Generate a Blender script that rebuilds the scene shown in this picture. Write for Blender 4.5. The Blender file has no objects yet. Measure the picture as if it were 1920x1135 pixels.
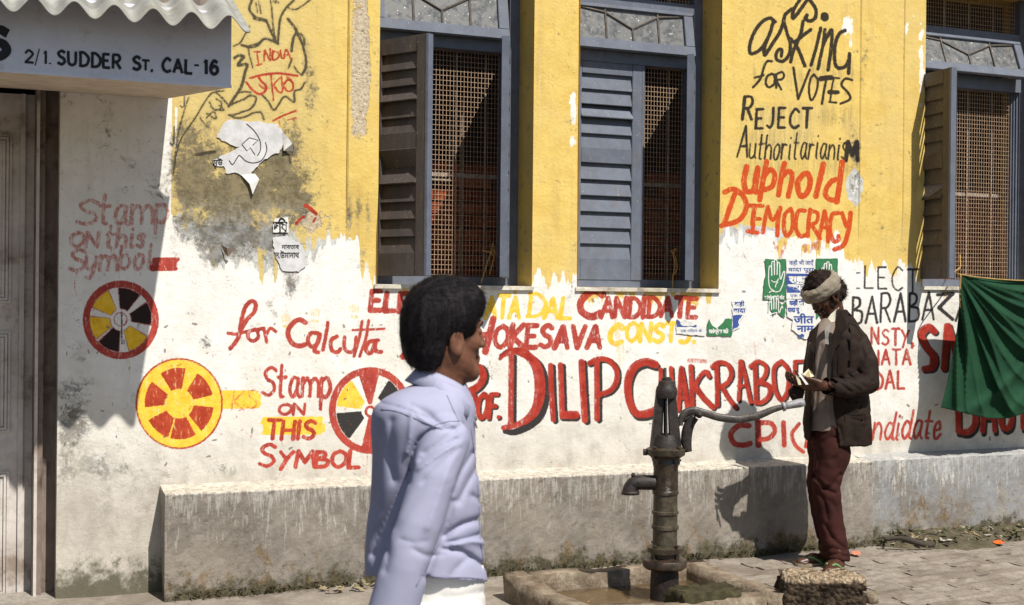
import bpy, bmesh, math, random
import numpy as np
import openvdb
from mathutils import Vector, Matrix

random.seed(7)
rng = np.random.default_rng(7)
SC = bpy.context.scene
COL = SC.collection

# ------------------------------------------------------------------ camera
F = 2400.0                       # focal length in 1920-wide pixels (45 mm on 36 mm)
CAM = np.array([0.0, -6.45, 1.45])
_a, _p, _r = math.radians(22), 7.5 / F, 0.010
_f0 = np.array([math.sin(_a), math.cos(_a), 0]); _r0 = np.array([math.cos(_a), -math.sin(_a), 0]); _z = np.array([0, 0, 1.0])
FWD = math.cos(_p) * _f0 - math.sin(_p) * _z
_u0 = math.cos(_p) * _z + math.sin(_p) * _f0
RGT = math.cos(_r) * _r0 + math.sin(_r) * _u0
UPV = math.cos(_r) * _u0 - math.sin(_r) * _r0
cd = bpy.data.cameras.new('camera'); cam = bpy.data.objects.new('camera', cd); COL.objects.link(cam)
cd.sensor_width = 36; cd.lens = 45; cd.clip_end = 500; cd.clip_start = 0.05
cam.matrix_world = Matrix(((RGT[0], UPV[0], -FWD[0], CAM[0]), (RGT[1], UPV[1], -FWD[1], CAM[1]), (RGT[2], UPV[2], -FWD[2], CAM[2]), (0, 0, 0, 1)))
cd.dof.use_dof = True; cd.dof.focus_distance = 7.0; cd.dof.aperture_fstop = 6.3
SC.camera = cam

# ------------------------------------------------------------------ light
SUN = np.array([-0.27, 1.0, -1.43]); SUN /= np.linalg.norm(SUN)       # travel direction
w = bpy.data.worlds.new('World'); SC.world = w; w.use_nodes = True
nt = w.node_tree; bg = nt.nodes['Background']; sk = nt.nodes.new('ShaderNodeTexSky')
sk.sky_type = 'NISHITA'; sk.sun_disc = False; sk.sun_elevation = math.asin(-SUN[2]); sk.sun_rotation = math.atan2(-SUN[0], -SUN[1])
sk.dust_density = 1.0; sk.air_density = 1.0
nt.links.new(sk.outputs[0], bg.inputs[0]); bg.inputs[1].default_value = 0.068
sl = bpy.data.lights.new('sun', 'SUN'); sl.energy = 5.0; sl.angle = math.radians(0.5); sl.color = (1.0, 0.945, 0.87)
so = bpy.data.objects.new('sun', sl); COL.objects.link(so); so.location = (0, -10, 20)
so.rotation_euler = Vector(SUN).to_track_quat('-Z', 'Y').to_euler()
SC.view_settings.view_transform = 'Standard'; SC.view_settings.look = 'None'
SC.view_settings.gamma = 1; SC.view_settings.use_curve_mapping = False
SC.view_settings.exposure = 0.26
SC.cycles.max_bounces = 6; SC.cycles.transparent_max_bounces = 8

# ------------------------------------------------------------------ photo mapping helpers (points on real planes)
def ray(px, py):
    cx = (np.asarray(px, float) - 960) / F; cy = -(np.asarray(py, float) - 567.5) / F
    return FWD + cx[..., None] * RGT + cy[..., None] * UPV
def atY(px, py, y):
    d = ray(px, py); t = (y - CAM[1]) / d[..., 1]
    return CAM + d * t[..., None]
def atZ(px, py, z):
    d = ray(px, py); t = (z - CAM[2]) / d[..., 2]
    return CAM + d * t[..., None]
def W(px, py, t):
    return CAM + ray(px, py) * t
def proj(P):
    Q = P - CAM; d = Q @ FWD
    return 960 + F * (Q @ RGT) / d, 567.5 - F * (Q @ UPV) / d
def X(px, y=0.0, py=560): return float(atY(px, py, y)[0])
def Zh(px, py, y=0.0): return float(atY(px, py, y)[2])

# ------------------------------------------------------------------ object helpers
def mesh_obj(name, verts, faces, mat=None, parent=None, smooth=False):
    me = bpy.data.meshes.new(name)
    me.from_pydata([tuple(map(float, v)) for v in verts], [], [tuple(int(i) for i in f) for f in faces]); me.update()
    o = bpy.data.objects.new(name, me); COL.objects.link(o)
    if mat: me.materials.append(mat)
    if smooth: me.polygons.foreach_set('use_smooth', [True] * len(me.polygons))
    if parent: o.parent = parent
    return o
def bm_obj(name, bm, mat=None, parent=None, smooth=False, bevel=0):
    me = bpy.data.meshes.new(name)
    if bevel:
        bmesh.ops.bevel(bm, geom=[e for e in bm.edges if len(e.link_faces) == 2 and e.calc_face_angle(0) > 0.5], offset=bevel, segments=2, affect='EDGES', clamp_overlap=True)
    bmesh.ops.recalc_face_normals(bm, faces=bm.faces[:])
    bm.to_mesh(me); bm.free()
    o = bpy.data.objects.new(name, me); COL.objects.link(o)
    if mat: me.materials.append(mat)
    if smooth: me.polygons.foreach_set('use_smooth', [True] * len(me.polygons))
    if parent: o.parent = parent
    return o
def empty(name, loc=(0, 0, 0)):
    o = bpy.data.objects.new(name, None); COL.objects.link(o); o.location = loc
    o.empty_display_size = 0.05
    return o
def tag(o, label=None, cat=None, group=None, kind=None):
    if label: o['label'] = label
    if cat: o['category'] = cat
    if group: o['group'] = group
    if kind: o['kind'] = kind
    return o
def keep(o, parent):
    o.parent = parent
    o.matrix_parent_inverse = Matrix.Translation(-Vector(parent.location))
    return o
def box(bm, lo, hi, mat=None):
    lo = Vector(lo); hi = Vector(hi)
    vs = [bm.verts.new((x, y, z)) for x in (lo.x, hi.x) for y in (lo.y, hi.y) for z in (lo.z, hi.z)]
    for f in ((0, 1, 3, 2), (4, 6, 7, 5), (0, 4, 5, 1), (2, 3, 7, 6), (0, 2, 6, 4), (1, 5, 7, 3)):
        bm.faces.new([vs[i] for i in f])
    if mat is not None: bmesh.ops.transform(bm, matrix=mat, verts=vs)
    return vs
def boxo(name, lo, hi, mat, parent=None, bevel=0.0, xf=None):
    bm = bmesh.new(); box(bm, lo, hi, xf); return bm_obj(name, bm, mat, parent, bevel=bevel)
def tube(bm, pts, rad, n=8, cap=True):
    pts = [Vector(tuple(map(float, p))) for p in pts]
    rad = [rad] * len(pts) if not hasattr(rad, '__len__') else rad
    rings = []; up = Vector((0.13, 0.31, 0.94))
    for i, p in enumerate(pts):
        d = (pts[min(i + 1, len(pts) - 1)] - pts[max(i - 1, 0)]).normalized()
        a = d.cross(up)
        if a.length < 1e-3: a = d.cross(Vector((1, 0, 0)))
        a.normalize(); b = d.cross(a).normalized()
        rings.append([bm.verts.new(p + (a * math.cos(2 * math.pi * k / n) + b * math.sin(2 * math.pi * k / n)) * rad[i]) for k in range(n)])
    for r0, r1 in zip(rings, rings[1:]):
        for k in range(n): bm.faces.new((r0[k], r0[(k + 1) % n], r1[(k + 1) % n], r1[k]))
    if cap:
        bm.faces.new(rings[0][::-1]); bm.faces.new(rings[-1])
def lathe(bm, prof, cx, cy, n=28, wob=0.0):
    rings = []
    for r, z in prof:
        rings.append([bm.verts.new((cx + r * math.cos(2 * math.pi * k / n) * (1 + wob * random.uniform(-1, 1)), cy + r * math.sin(2 * math.pi * k / n) * (1 + wob * random.uniform(-1, 1)), z)) for k in range(n)])
    for r0, r1 in zip(rings, rings[1:]):
        for k in range(n): bm.faces.new((r0[k], r0[(k + 1) % n], r1[(k + 1) % n], r1[k]))
    bm.faces.new(rings[0][::-1]); bm.faces.new(rings[-1])
def catmull(P, n=6):
    P = [np.array(p, float) for p in P]
    if len(P) < 3:
        return np.array([P[0] + (P[-1] - P[0]) * k / n for k in range(n + 1)])
    Q = [2 * P[0] - P[1]] + P + [2 * P[-1] - P[-2]]
    out = []
    for i in range(1, len(Q) - 2):
        a, b, c, d = Q[i - 1:i + 3]
        for k in range(n):
            t = k / n
            out.append(0.5 * ((2 * b) + (c - a) * t + (2 * a - 5 * b + 4 * c - d) * t * t + (3 * b - a - 3 * c + d) * t ** 3))
    out.append(P[-1]); return np.array(out)

# ------------------------------------------------------------------ material DSL
class M:
    def __init__(s, name):
        s.m = bpy.data.materials.new(name); s.m.use_nodes = True; s.t = s.m.node_tree
        s.b = s.t.nodes['Principled BSDF']; s.b.inputs['Roughness'].default_value = 0.9
        s.b.inputs['Specular IOR Level'].default_value = 0.25
        s.tc = s.t.nodes.new('ShaderNodeTexCoord')
    def n(s, typ, **kw):
        nd = s.t.nodes.new(typ)
        for k, v in kw.items(): setattr(nd, k, v)
        return nd
    def put(s, sock, v):
        if hasattr(v, 'node'): s.t.links.new(v, sock)
        else:
            if isinstance(v, (tuple, list)) and len(v) == 3 and sock.type == 'RGBA': v = (*v, 1)
            sock.default_value = v
    def co(s, scale=(1, 1, 1), kind='Object', rot=(0, 0, 0)):
        mp = s.n('ShaderNodeMapping'); s.t.links.new(s.tc.outputs[kind], mp.inputs[0]); mp.inputs['Scale'].default_value = scale; mp.inputs['Rotation'].default_value = rot
        return mp.outputs[0]
    def wp(s, scale=(1, 1, 1)):
        g = s.n('ShaderNodeNewGeometry'); mp = s.n('ShaderNodeMapping'); s.t.links.new(g.outputs['Position'], mp.inputs[0]); mp.inputs['Scale'].default_value = scale
        return mp.outputs[0]
    def noise(s, sc=5, det=4, rough=0.6, scale=(1, 1, 1), world=True, dist=0.0):
        nd = s.n('ShaderNodeTexNoise'); s.t.links.new(s.wp(scale) if world else s.co(scale), nd.inputs['Vector'])
        nd.inputs['Scale'].default_value = sc; nd.inputs['Detail'].default_value = det; nd.inputs['Roughness'].default_value = rough; nd.inputs['Distortion'].default_value = dist
        return nd.outputs[0]
    def attr(s, name): return s.n('ShaderNodeAttribute', attribute_name=name).outputs['Fac']
    def posz(s, ax=2):
        g = s.n('ShaderNodeNewGeometry'); sp = s.n('ShaderNodeSeparateXYZ'); s.t.links.new(g.outputs['Position'], sp.inputs[0]); return sp.outputs[ax]
    def ma(s, op, a, b=0.0, c=None):
        nd = s.n('ShaderNodeMath', operation=op); s.put(nd.inputs[0], a); s.put(nd.inputs[1], b)
        if c is not None: s.put(nd.inputs[2], c)
        return nd.outputs[0]
    def ss(s, v, lo, hi, a=0.0, b=1.0):
        nd = s.n('ShaderNodeMapRange', interpolation_type='SMOOTHSTEP'); s.put(nd.inputs[0], v)
        for i, x in enumerate((lo, hi, a, b)): s.put(nd.inputs[i + 1], x)
        return nd.outputs[0]
    def mix(s, f, a, b, mode='MIX'):
        nd = s.n('ShaderNodeMix', data_type='RGBA', blend_type=mode); nd.clamp_factor = True
        s.put(nd.inputs[0], f); s.put(nd.inputs[6], a); s.put(nd.inputs[7], b); return nd.outputs[2]
    def bump(s, h, st=0.3, dist=0.01):
        nd = s.n('ShaderNodeBump'); s.put(nd.inputs['Height'], h); nd.inputs['Strength'].default_value = st; nd.inputs['Distance'].default_value = dist
        s.t.links.new(nd.outputs[0], s.b.inputs['Normal'])
    def col(s, v): s.put(s.b.inputs['Base Color'], v)
    def rough(s, v): s.put(s.b.inputs['Roughness'], v)
def simple(name, c, c2=None, sc=30, rough=0.85, bump=0.2, dist=0.004, scale=(1, 1, 1), spec=0.25, metal=0.0, dirt=None):
    m = M(name); c2 = c2 or tuple(x * 0.7 for x in c)
    n1 = m.noise(sc, 5, 0.65, scale); v = m.mix(m.ss(n1, 0.35, 0.65), c2, c)
    if dirt: v = m.mix(m.ss(m.noise(sc * 0.25, 6, 0.7), 0.48, 0.66), v, dirt)
    m.col(v); m.rough(rough); m.b.inputs['Specular IOR Level'].default_value = spec; m.b.inputs['Metallic'].default_value = metal
    m.bump(m.noise(sc * 2.5, 4, 0.7, scale), bump, dist); return m.m
# ------------------------------------------------------------------ painted marks: strokes in photo pixels, evaluated on the wall mesh
STROKES = []      # (channel, pts Nx2, halfwidths N)
def S(ch, hw, pts, T=None, smooth=True, n=6):
    pts = np.array([p[:2] for p in pts], float)
    if smooth and len(pts) > 2: q = catmull(pts, n)
    else: q = pts
    if hasattr(hw, '__len__'):
        hs = np.interp(np.linspace(0, 1, len(q)), np.linspace(0, 1, len(hw)), hw)
    else: hs = np.full(len(q), float(hw))
    if T is not None:
        q = q / T[2] + np.array(T[:2]); hs = hs / T[2]
    STROKES.append((ch, q, hs))
def SB(hw, pts, T=None, off=(3.2, 3.0), ex=1.2, ch='red'):
    k = T[2] if T is not None else 1
    h2 = [x + ex * k for x in hw] if hasattr(hw, '__len__') else hw + ex * k
    S('blk', h2, [(x + off[0] * k, y + off[1] * k) for x, y in pts], T)
    S(ch, hw, pts, T)
WEDGES = []       # (channel, cx, cy, rx, ry, r0, r1, ang, half)
def poly_path(s): return [tuple(float(v) for v in p.split(',')) for p in s.split()]
G = {}
def g(ch, wd, *paths): G[ch] = (wd, [(p[0] == '~', poly_path(p.lstrip('~'))) for p in paths])
g('A', .8, '0,0 .45,1 .9,0', '.15,.35 .75,.35')
g('B', .7, '0,0 0,1', '~0,1 .55,.95 .6,.7 .1,.53', '~.1,.53 .8,.45 .75,.08 0,0')
g('C', .75, '~.9,.85 .5,1 .05,.6 .1,.2 .5,0 .9,.12')
g('D', .8, '.1,0 .1,1', '~0,1 .5,.97 .95,.6 .8,.15 .4,0 0,0')
g('E', .62, '0,0 0,1', '0,1 .8,1', '0,.52 .65,.52', '0,0 .85,0')
g('F', .6, '0,0 0,1', '0,1 .8,1', '0,.5 .65,.5')
g('H', .75, '0,0 0,1', '.85,0 .85,1', '0,.5 .85,.5')
g('I', .22, '.3,0 .3,1')
g('J', .6, '~.7,1 .7,.3 .4,0 0,.1')
g('K', .75, '0,0 .05,1', '.85,1 .1,.45 .95,0')
g('L', .6, '.05,1 0,0 .9,0')
g('M', .95, '0,0 .1,1 .5,.3 .85,1 1,0')
g('N', .75, '0,0 0,1 .85,0 .85,1')
g('O', .78, '~.5,1 .1,.8 .05,.3 .45,0 .9,.3 .88,.8 .5,1')
g('P', .7, '0,0 .02,1', '~0,1 .6,1 .85,.75 .6,.5 .05,.45')
g('R', .72, '0,0 .02,1', '~0,1 .6,1 .8,.75 .55,.52 .05,.48', '.35,.5 .85,0')
g('S', .7, '~.85,.88 .5,1 .12,.82 .3,.58 .7,.45 .85,.2 .5,0 .05,.1')
g('T', .72, '.45,0 .45,1', '0,1 .95,1')
g('U', .75, '~0,1 .05,.2 .4,0 .8,.2 .85,1')
g('V', .75, '0,1 .45,0 .9,1')
g('Y', .72, '0,1 .45,.5', '.9,1 .45,.5 .1,-.15')
g('Z', .75, '0,.95 .85,1 .1,.45 .9,0')
g('/', .4, '0,-.1 .7,1.1')
g('.', .15, '.1,.02 .12,.04')
g(',', .2, '.2,.1 .05,-.15')
g('a', .6, '~.75,.6 .3,.62 .05,.25 .35,0 .7,.3 .75,.6 .72,.15 .95,0')
g('b', .6, '0,1 0,0', '~0,.45 .5,.62 .8,.3 .45,0 0,.08')
g('c', .5, '~.75,.55 .35,.62 .05,.3 .35,0 .8,.1')
g('d', .65, '~.75,.5 .35,.62 .05,.28 .35,0 .75,.25', '~.85,1 .75,.15 .95,0')
g('e', .52, '~.05,.3 .7,.35 .5,.62 .1,.45 .15,.05 .5,0 .85,.15')
g('h', .6, '0,1 0,0', '~0,.35 .4,.6 .75,.45 .78,0')
g('i', .25, '~.3,.6 .25,.1 .5,0', '.3,.85 .34,.88')
g('l', .28, '~.35,1 .25,.15 .5,0')
g('m', .9, '0,.6 0,0', '~0,.4 .25,.6 .45,.4 .45,0', '~.45,.4 .7,.6 .92,.4 .95,0')
g('n', .6, '0,.6 0,0', '~0,.35 .4,.6 .75,.4 .78,0')
g('o', .55, '~.4,.6 .05,.4 .1,.05 .5,0 .8,.3 .7,.55 .4,.6')
g('p', .6, '0,.6 0,-.35', '~0,.5 .5,.62 .8,.3 .45,.02 0,.1')
g('r', .45, '0,.6 0,0', '~0,.35 .3,.58 .75,.55')
g('s', .5, '~.75,.52 .4,.62 .12,.46 .7,.22 .5,0 .05,.08')
g('t', .5, '~.35,1 .3,.1 .6,0', '0,.62 .8,.62')
g('u', .6, '~0,.6 .05,.1 .4,0 .75,.2 .75,.6 .78,.1 .95,0')
g('y', .6, '~0,.6 .1,.15 .4,.05 .75,.3', '~.8,.6 .7,0 .4,-.35 .05,-.3')
def word(ch, text, x0, x1, b0, b1, h, hw, sl=0.12, shadow=False, sp=.14):
    wt = [G[c][0] if c != ' ' else .35 for c in text]
    tot = sum(wt) + sp * (len(text) - 1); sx = (x1 - x0) / tot; cx = x0
    for c, wd in zip(text, wt):
        if c != ' ':
            by = b0 + (b1 - b0) * (cx - x0) / (x1 - x0); jy = random.uniform(-.03, .03) * h; hh = h * random.uniform(.95, 1.06)
            for sm, P in G[c][1]:
                pts = [(cx + u * wd * sx * 1.05 + v * h * sl, by + jy - v * hh) for u, v in P]
                hws = [hw * random.uniform(.85, 1.12) for _ in range(3)]
                if shadow: SB(hws, pts, None, (2.2, 2.0), .8, ch)
                else: S(ch, hws, pts, None, sm)
        cx += (wd + sp) * sx
Z2 = (300, 0, 3.338); Z3 = (300, 330, 3.338); ZD = (860, 640, 5.973); ZC = (1150, 640, 5.053); ZT = (1320, 0, 4.728); ZU = (1320, 230, 4.366)
def many(ch, T, txt):
    for ln in txt.strip().splitlines():
        hw, rest = ln.split(':'); S(ch, float(hw), poly_path(rest), T)
many('chr', Z2, '''7: 575,0 560,60 600,110 660,130 690,190 720,250 740,275
4: 690,0 700,60 710,180 725,250
6: 840,0 790,50 755,110 745,180 738,265
4: 800,50 850,60 900,30 940,0
9: 590,115 620,122 665,130
7: 510,283 560,295 610,285 650,245 700,255 740,275
6: 560,290 610,275 645,250
4: 460,290 500,270 530,220 560,165
4: 550,290 560,350 575,400 580,425
8: 800,120 840,170 855,200 835,240 825,300 825,320
7: 840,170 870,230 895,290 910,350 915,410 895,460 885,470
5: 825,370 805,425
4: 840,415 860,450 890,470
8: 465,365 490,350 525,355 505,380 490,410 545,405 530,460 520,510 500,560 460,620 430,665
4: 495,580 530,575 570,580
5: 430,665 480,640 530,620 560,600 595,605 600,630 570,680 520,700 460,720 430,720
5: 430,720 480,740 540,730 580,710 630,705 650,750
5: 905,520 880,560 840,575 840,640 780,605 740,660 710,690 680,640 640,595
4: 400,570 330,580 280,640 220,740 150,840 110,930 80,1100
5: 345,575 385,610 420,650
4: 290,710 350,745 335,700 290,740
4: 310,640 330,680 375,685 385,645 350,620
4: 355,690 400,690 370,660
4: 250,740 290,790
3: 180,610 150,700 110,860 85,1080
3: 600,20 610,80
3: 620,10 632,85
3: 710,10 725,20
3: 720,0 745,20
5: 880,210 900,240 905,280
9: 230,970 280,960 340,950
5: 770,950 800,970 815,1020''')
many('red', Z2, '''6: 590,325 608,325 628,325
6: 608,325 612,370 618,410
5: 600,411 620,408 638,400
6: 652,385 656,315 690,380 690,305
6: 705,318 708,375 740,362 738,330 705,320
6: 755,315 760,365
6: 775,368 790,310 820,372
5: 780,345 812,345
8: 565,490 640,470 740,460 860,475
8: 540,515 575,560 620,590 655,575 665,540 640,515 620,490
6: 620,530 640,550 665,555
6: 695,465 700,540 706,590 710,630
6: 748,490 715,530 735,570 765,575 760,480
5: 725,548 730,552
7: 775,530 800,500 830,520 830,560 800,572 775,545
5: 790,480 820,500
7: 708,757 770,725 850,695
4: 745,755 755,800
5: 800,752 850,738
12: 915,190 945,210 970,235''')
# hmm: the last red dab belongs lower on the wall
STROKES.pop()
many('red', Z3, '''13: 910,185 940,205 975,235
9: 850,300 880,270 900,255
7: 960,290 975,260
14: 440,1080 480,1030 510,960 545,900 590,850 598,800 570,785 535,820 515,880 500,960
11: 425,985 480,990 540,975 600,965
12: 600,960 560,975 550,1010 580,1035 615,1010 612,965 650,955
11: 650,960 660,1000 668,1042
11: 662,1000 690,955 725,975
16: 910,918 870,900 820,935 800,990 830,1050 880,1065 908,1055
13: 990,985 945,985 925,1030 950,1070 990,1040 1000,990 980,1060 965,1095 990,1105
12: 1050,920 1040,990 1020,1090
13: 1108,1005 1070,1030 1075,1090 1110,1105 1128,1085
12: 1155,1010 1155,1080 1190,1105 1220,1080 1228,1010
10: 1265,910 1250,1000 1215,1130
10: 1305,905 1290,1010 1250,1130
8: 1205,965 1300,962 1405,958
13: 1365,1030 1310,1040 1288,1090 1320,1110 1345,1050 1350,1095 1385,1102''')
def block(ch, x0, x1, y0, y1):
    n = max(3, int((y1 - y0) / 6)); h = (y1 - y0) / n / 2
    for k in range(n):
        y = y0 + h + 2 * h * k; S(ch, h + 1.0, [(x0 + h + random.uniform(-3, 3), y), (x1 - h + random.uniform(-4, 4), y + random.uniform(-1, 1))], None, False)
# upper left: Stamp ON this Symbol
word('rdf', 'S', 142, 184, 421, 421, 46, 3.6, .1); word('rdf', 'tamp', 186, 318, 420, 418, 56, 3.8, .05)
word('rdf', 'ON', 131, 185, 463, 463, 27, 3.6); word('rdf', 'this', 197, 272, 463, 463, 38, 3.6)
word('rdf', 'S', 129, 160, 508, 508, 38, 3.8, .1); word('rdf', 'ymbol', 160, 286, 508, 503, 44, 3.4, .08)
block('red', 284, 334, 484, 508)
S('rdf', 1.1, [(143, 510), (140, 535), (144, 558)]); S('rdf', 1, [(207, 465), (211, 485), (217, 500)]); S('rdf', .9, [(213, 465), (218, 490)])
S('rdf', .9, [(222, 508), (223, 522)]); S('rdf', .9, [(262, 505), (263, 517)])
# middle left block
word('red', 'S', 490, 516, 743, 743, 54, 3.7, .1); word('red', 'tamp', 520, 622, 743, 745, 58, 3.7, .04)
word('red', 'ON', 522, 572, 777, 777, 19, 3.0); 
block('yel', 492, 606, 783, 815); block('yel', 416, 486, 733, 766)
word('rdf', 'KS', 434, 482, 768, 766, 36, 1.6)
word('red', 'THIS', 500, 590, 823, 823, 33, 3.9, .12)
word('red', 'S', 484, 516, 873, 873, 40, 3.8, .1); word('red', 'YMBOL', 524, 674, 876, 876, 29, 4.0, .08)
S('rdf', .9, [(689, 850), (687, 895)]); S('rdf', 1, [(526, 822), (530, 836)])
# ELECT JANATA DAL CANDIDATE
word('red', 'ELE', 694, 768, 582, 584, 34, 5.0, .1, sp=.2); word('red', 'CT J', 770, 850, 585, 585, 34, 5, .1)
word('yel', 'N', 858, 884, 598, 598, 40, 4.2); word('yel', 'ATA', 910, 974, 597, 597, 40, 4.4, .08)
word('yel', 'D', 988, 1020, 594, 594, 43, 4.0, .12); word('yel', 'AL', 1020, 1070, 597, 596, 38, 4.2, .12)
word('red', 'C', 1085, 1128, 594, 594, 48, 7.0, .1); word('red', 'ANDIDATE', 1127, 1306, 595, 594, 36, 4.6, .08)
word('red', 'ASH', 756, 915, 668, 655, 60, 6.5, .25)
word('red', 'OKESAVA', 926, 1126, 651, 652, 40, 5.2, .1, sp=.18)
word('yel', 'C', 1142, 1166, 645, 645, 36, 5.4, .1); word('yel', 'ONST', 1174, 1268, 641, 640, 34, 4.2, .08)
word('yel', 'J.', 1276, 1306, 643, 642, 20, 4.4, .08)
S('ylf', 1.4, [(1154, 600), (1157, 660)]); S('ylf', 1.6, [(1160, 605), (1162, 690)]); S('ylf', 1.2, [(1168, 640), (1169, 675)])
# PROF.
SB(7, [(868, 690), (898, 690), (906, 708), (892, 728), (866, 738)], None, (3.5, 2), 1.5)
word('red', 'PROF.', 852, 938, 786, 784, 44, 4.4, .1, True, sp=.2)
# DILIP
S('blk', [30, 44, 66, 60, 40, 30], [(640, 110), (880, 240), (955, 420), (960, 620), (900, 830), (760, 960), (620, 1020), (520, 1010)], ZD)
S('blk', 18, [(470, 160), (560, 100), (680, 88), (780, 120)], ZD); S('blk', 22, [(632, 170), (628, 910)], ZD)
S('red', [18, 34, 46, 60, 62, 52, 34, 28], [(460, 200), (520, 145), (650, 110), (770, 160), (870, 280), (905, 440), (905, 600), (860, 770), (760, 880), (640, 940), (500, 970)], ZD)
S('red', 32, [(590, 140), (588, 400), (582, 930)], ZD)
for pts, hw in (([(1028, 270), (1040, 600), (1058, 880)], 30), ([(1140, 265), (1148, 500), (1158, 840)], 31), ([(1375, 232), (1392, 560), (1412, 885)], 36),
                ([(1545, 215), (1548, 500), (1548, 870)], 31)):
    SB(hw, pts, ZD, (5.0, 3.2), .4)
SB(46, [(1170, 825), (1310, 825)], ZD, (1.5, 4.5), .4)
SB(30, [(1465, 245), (1560, 200), (1680, 215), (1765, 320), (1765, 450), (1700, 550), (1570, 600)], ZD, (3.2, 2.6), 1.0)
# CHAKRABOR
SB([36, 38, 40, 34, 36, 40], [(400, 222), (300, 195), (195, 250), (140, 380), (150, 560), (215, 680), (300, 690), (390, 660)], ZC, (2.5, 5), .8)
for pts, hw in (([(447, 270), (452, 640)], 21), ([(545, 255), (565, 620)], 21), ([(450, 420), (560, 410)], 18), ([(640, 258), (628, 450), (615, 650)], 22), ([(642, 255), (672, 420), (700, 625)], 24),
                ([(625, 545), (690, 530)], 16), ([(733, 238), (742, 440), (745, 640)], 24), ([(760, 445), (820, 335), (875, 288), (905, 335)], 22), ([(780, 440), (850, 535), (945, 628)], 26),
                ([(975, 240), (982, 440), (985, 605)], 23), ([(935, 242), (1000, 202), (1085, 225), (1118, 310), (1078, 395), (1005, 435)], 23), ([(1030, 440), (1090, 540), (1160, 630)], 22),
                ([(1200, 195), (1196, 380), (1185, 560)], 18), ([(1208, 190), (1250, 350), (1300, 580)], 21), ([(1180, 430), (1240, 420)], 15),
                ([(1340, 225), (1348, 400), (1352, 570)], 23), ([(1298, 240), (1370, 192), (1445, 240), (1435, 330), (1375, 388)], 21), ([(1375, 388), (1468, 420), (1478, 510), (1410, 578), (1350, 582)], 23),
                ([(1590, 190), (1522, 260), (1530, 450), (1590, 555), (1650, 470), (1655, 280), (1590, 190)], 22), ([(1720, 195), (1715, 480)], 20), ([(1715, 192), (1800, 190)], 17)):
    SB(hw, pts, ZC, (2.7, 2.3), .5)
for hw, pts in ((27, [(1285, 800), (1190, 800), (1112, 880), (1150, 970), (1240, 985), (1295, 970)]), (30, [(1370, 762), (1375, 985)]), (24, [(1400, 772), (1495, 780), (1530, 850), (1480, 915), (1395, 935)]),
                (24, [(1612, 772), (1620, 985)]), (19, [(1760, 785), (1692, 880), (1728, 990), (1800, 1050)])):
    S('red', hw, pts, ZC)
word('red', 'M', 1512, 1540, 838, 838, 40, 5)
S('rdf', 4, [(1292, 676), (1310, 677), (1322, 678)]); S('rdf', .8, [(1414, 640), (1418, 674)])
# right panel
word('bkt', 'LECT', 1621, 1722, 540, 548, 42, 1.9, 0, sp=.3); S('bkt', 1.6, [(1606, 512), (1612, 512)]); S('bkt', 1.6, [(1606, 541), (1612, 541)])
word('bkt', 'BARABA', 1598, 1752, 607, 600, 52, 2.4, .03, sp=.18); word('bkt', 'Z', 1756, 1788, 600, 598, 46, 3.6, .05); word('bkt', 'A', 1792, 1815, 603, 603, 50, 2.4)
word('rdt', 'NSTY,', 1634, 1714, 645, 648, 29, 2.5, 0, sp=.25); word('rdt', 'NATA', 1634, 1708, 685, 683, 27, 2.5, 0, sp=.25); word('rdt', 'DAL', 1638, 1696, 731, 727, 33, 2.5, 0, sp=.25)
SB([6, 8, 7, 8, 6], [(1752, 622), (1740, 614), (1727, 628), (1736, 650), (1750, 668), (1748, 688), (1733, 692)], None, (3, 3), .5)
SB(6.5, [(1776, 612), (1770, 690)], None, (3, 3), .5); SB(6.5, [(1778, 612), (1800, 690)], None, (3, 3), .5)
word('rdt', 'ndidate', 1636, 1764, 824, 822, 52, 2.6, .14, sp=.1)
for pts, hw in (([(1796, 768), (1797, 808)], 5.5), ([(1797, 808), (1815, 810), (1828, 795), (1828, 768)], 6), ([(1845, 770), (1842, 808)], 5), ([(1862, 770), (1865, 808)], 4.5), ([(1844, 783), (1862, 783)], 4),
                ([(1876, 770), (1878, 795), (1886, 804), (1895, 796), (1897, 770)], 5.5), ([(1918, 765), (1918, 802)], 5), ([(1930, 765), (1945, 805)], 5)):
    SB(hw, pts, None, (3.2, 6), .6)
# black slogan
many('blk', ZT, '''17: 720,130 760,95 800,75
17: 850,0 810,60 785,120 790,165 830,120 880,50 915,0
17: 935,0 990,80 985,160 940,190 898,165 915,135
38: 1069,146 1070,156
17: 630,195 580,162 500,210 430,320 402,430 420,478 500,440 570,330 610,210
17: 570,330 535,430 540,490 600,400 680,270 715,150
16: 705,190 735,290 765,400 750,490 700,545 645,530 640,480 665,440 690,445 685,500
17: 878,190 860,290 830,370 790,460 768,550
17: 945,265 880,315 800,370 768,345
17: 800,370 840,450 895,585
16: 1035,250 1000,400 950,578
16: 1072,262 1055,400 1010,612
17: 1055,400 1095,320 1132,268 1130,400 1100,622
17: 1250,272 1200,300 1162,400 1160,550 1190,605 1250,592 1282,540 1290,480 1282,650
12: 600,545 560,545 530,600 500,700 435,775
11: 450,690 490,680 530,668
12: 600,655 560,680 548,740 575,775 625,740 622,670 600,655
11: 640,660 640,780
11: 640,660 690,640 710,670 690,705 645,715 685,795
12: 792,600 835,880
12: 835,880 935,622
11: 975,660 945,700 930,800 950,890 990,830 1010,720 975,660
24: 1035,700 1080,692 1125,690
12: 1085,700 1065,800 1045,922
9: 1145,690 1200,695
9: 1150,690 1130,800 1118,910
20: 1110,818 1185,820
10: 1110,905 1175,912
12: 1312,712 1255,698 1218,755 1275,820 1295,880 1212,920''')
word('blk', 'R', 1392, 1411, 225, 225, 42, 3.2, .1); word('blk', 'EJECT', 1417, 1521, 240, 240, 36, 2.9, .05, sp=.3)
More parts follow.
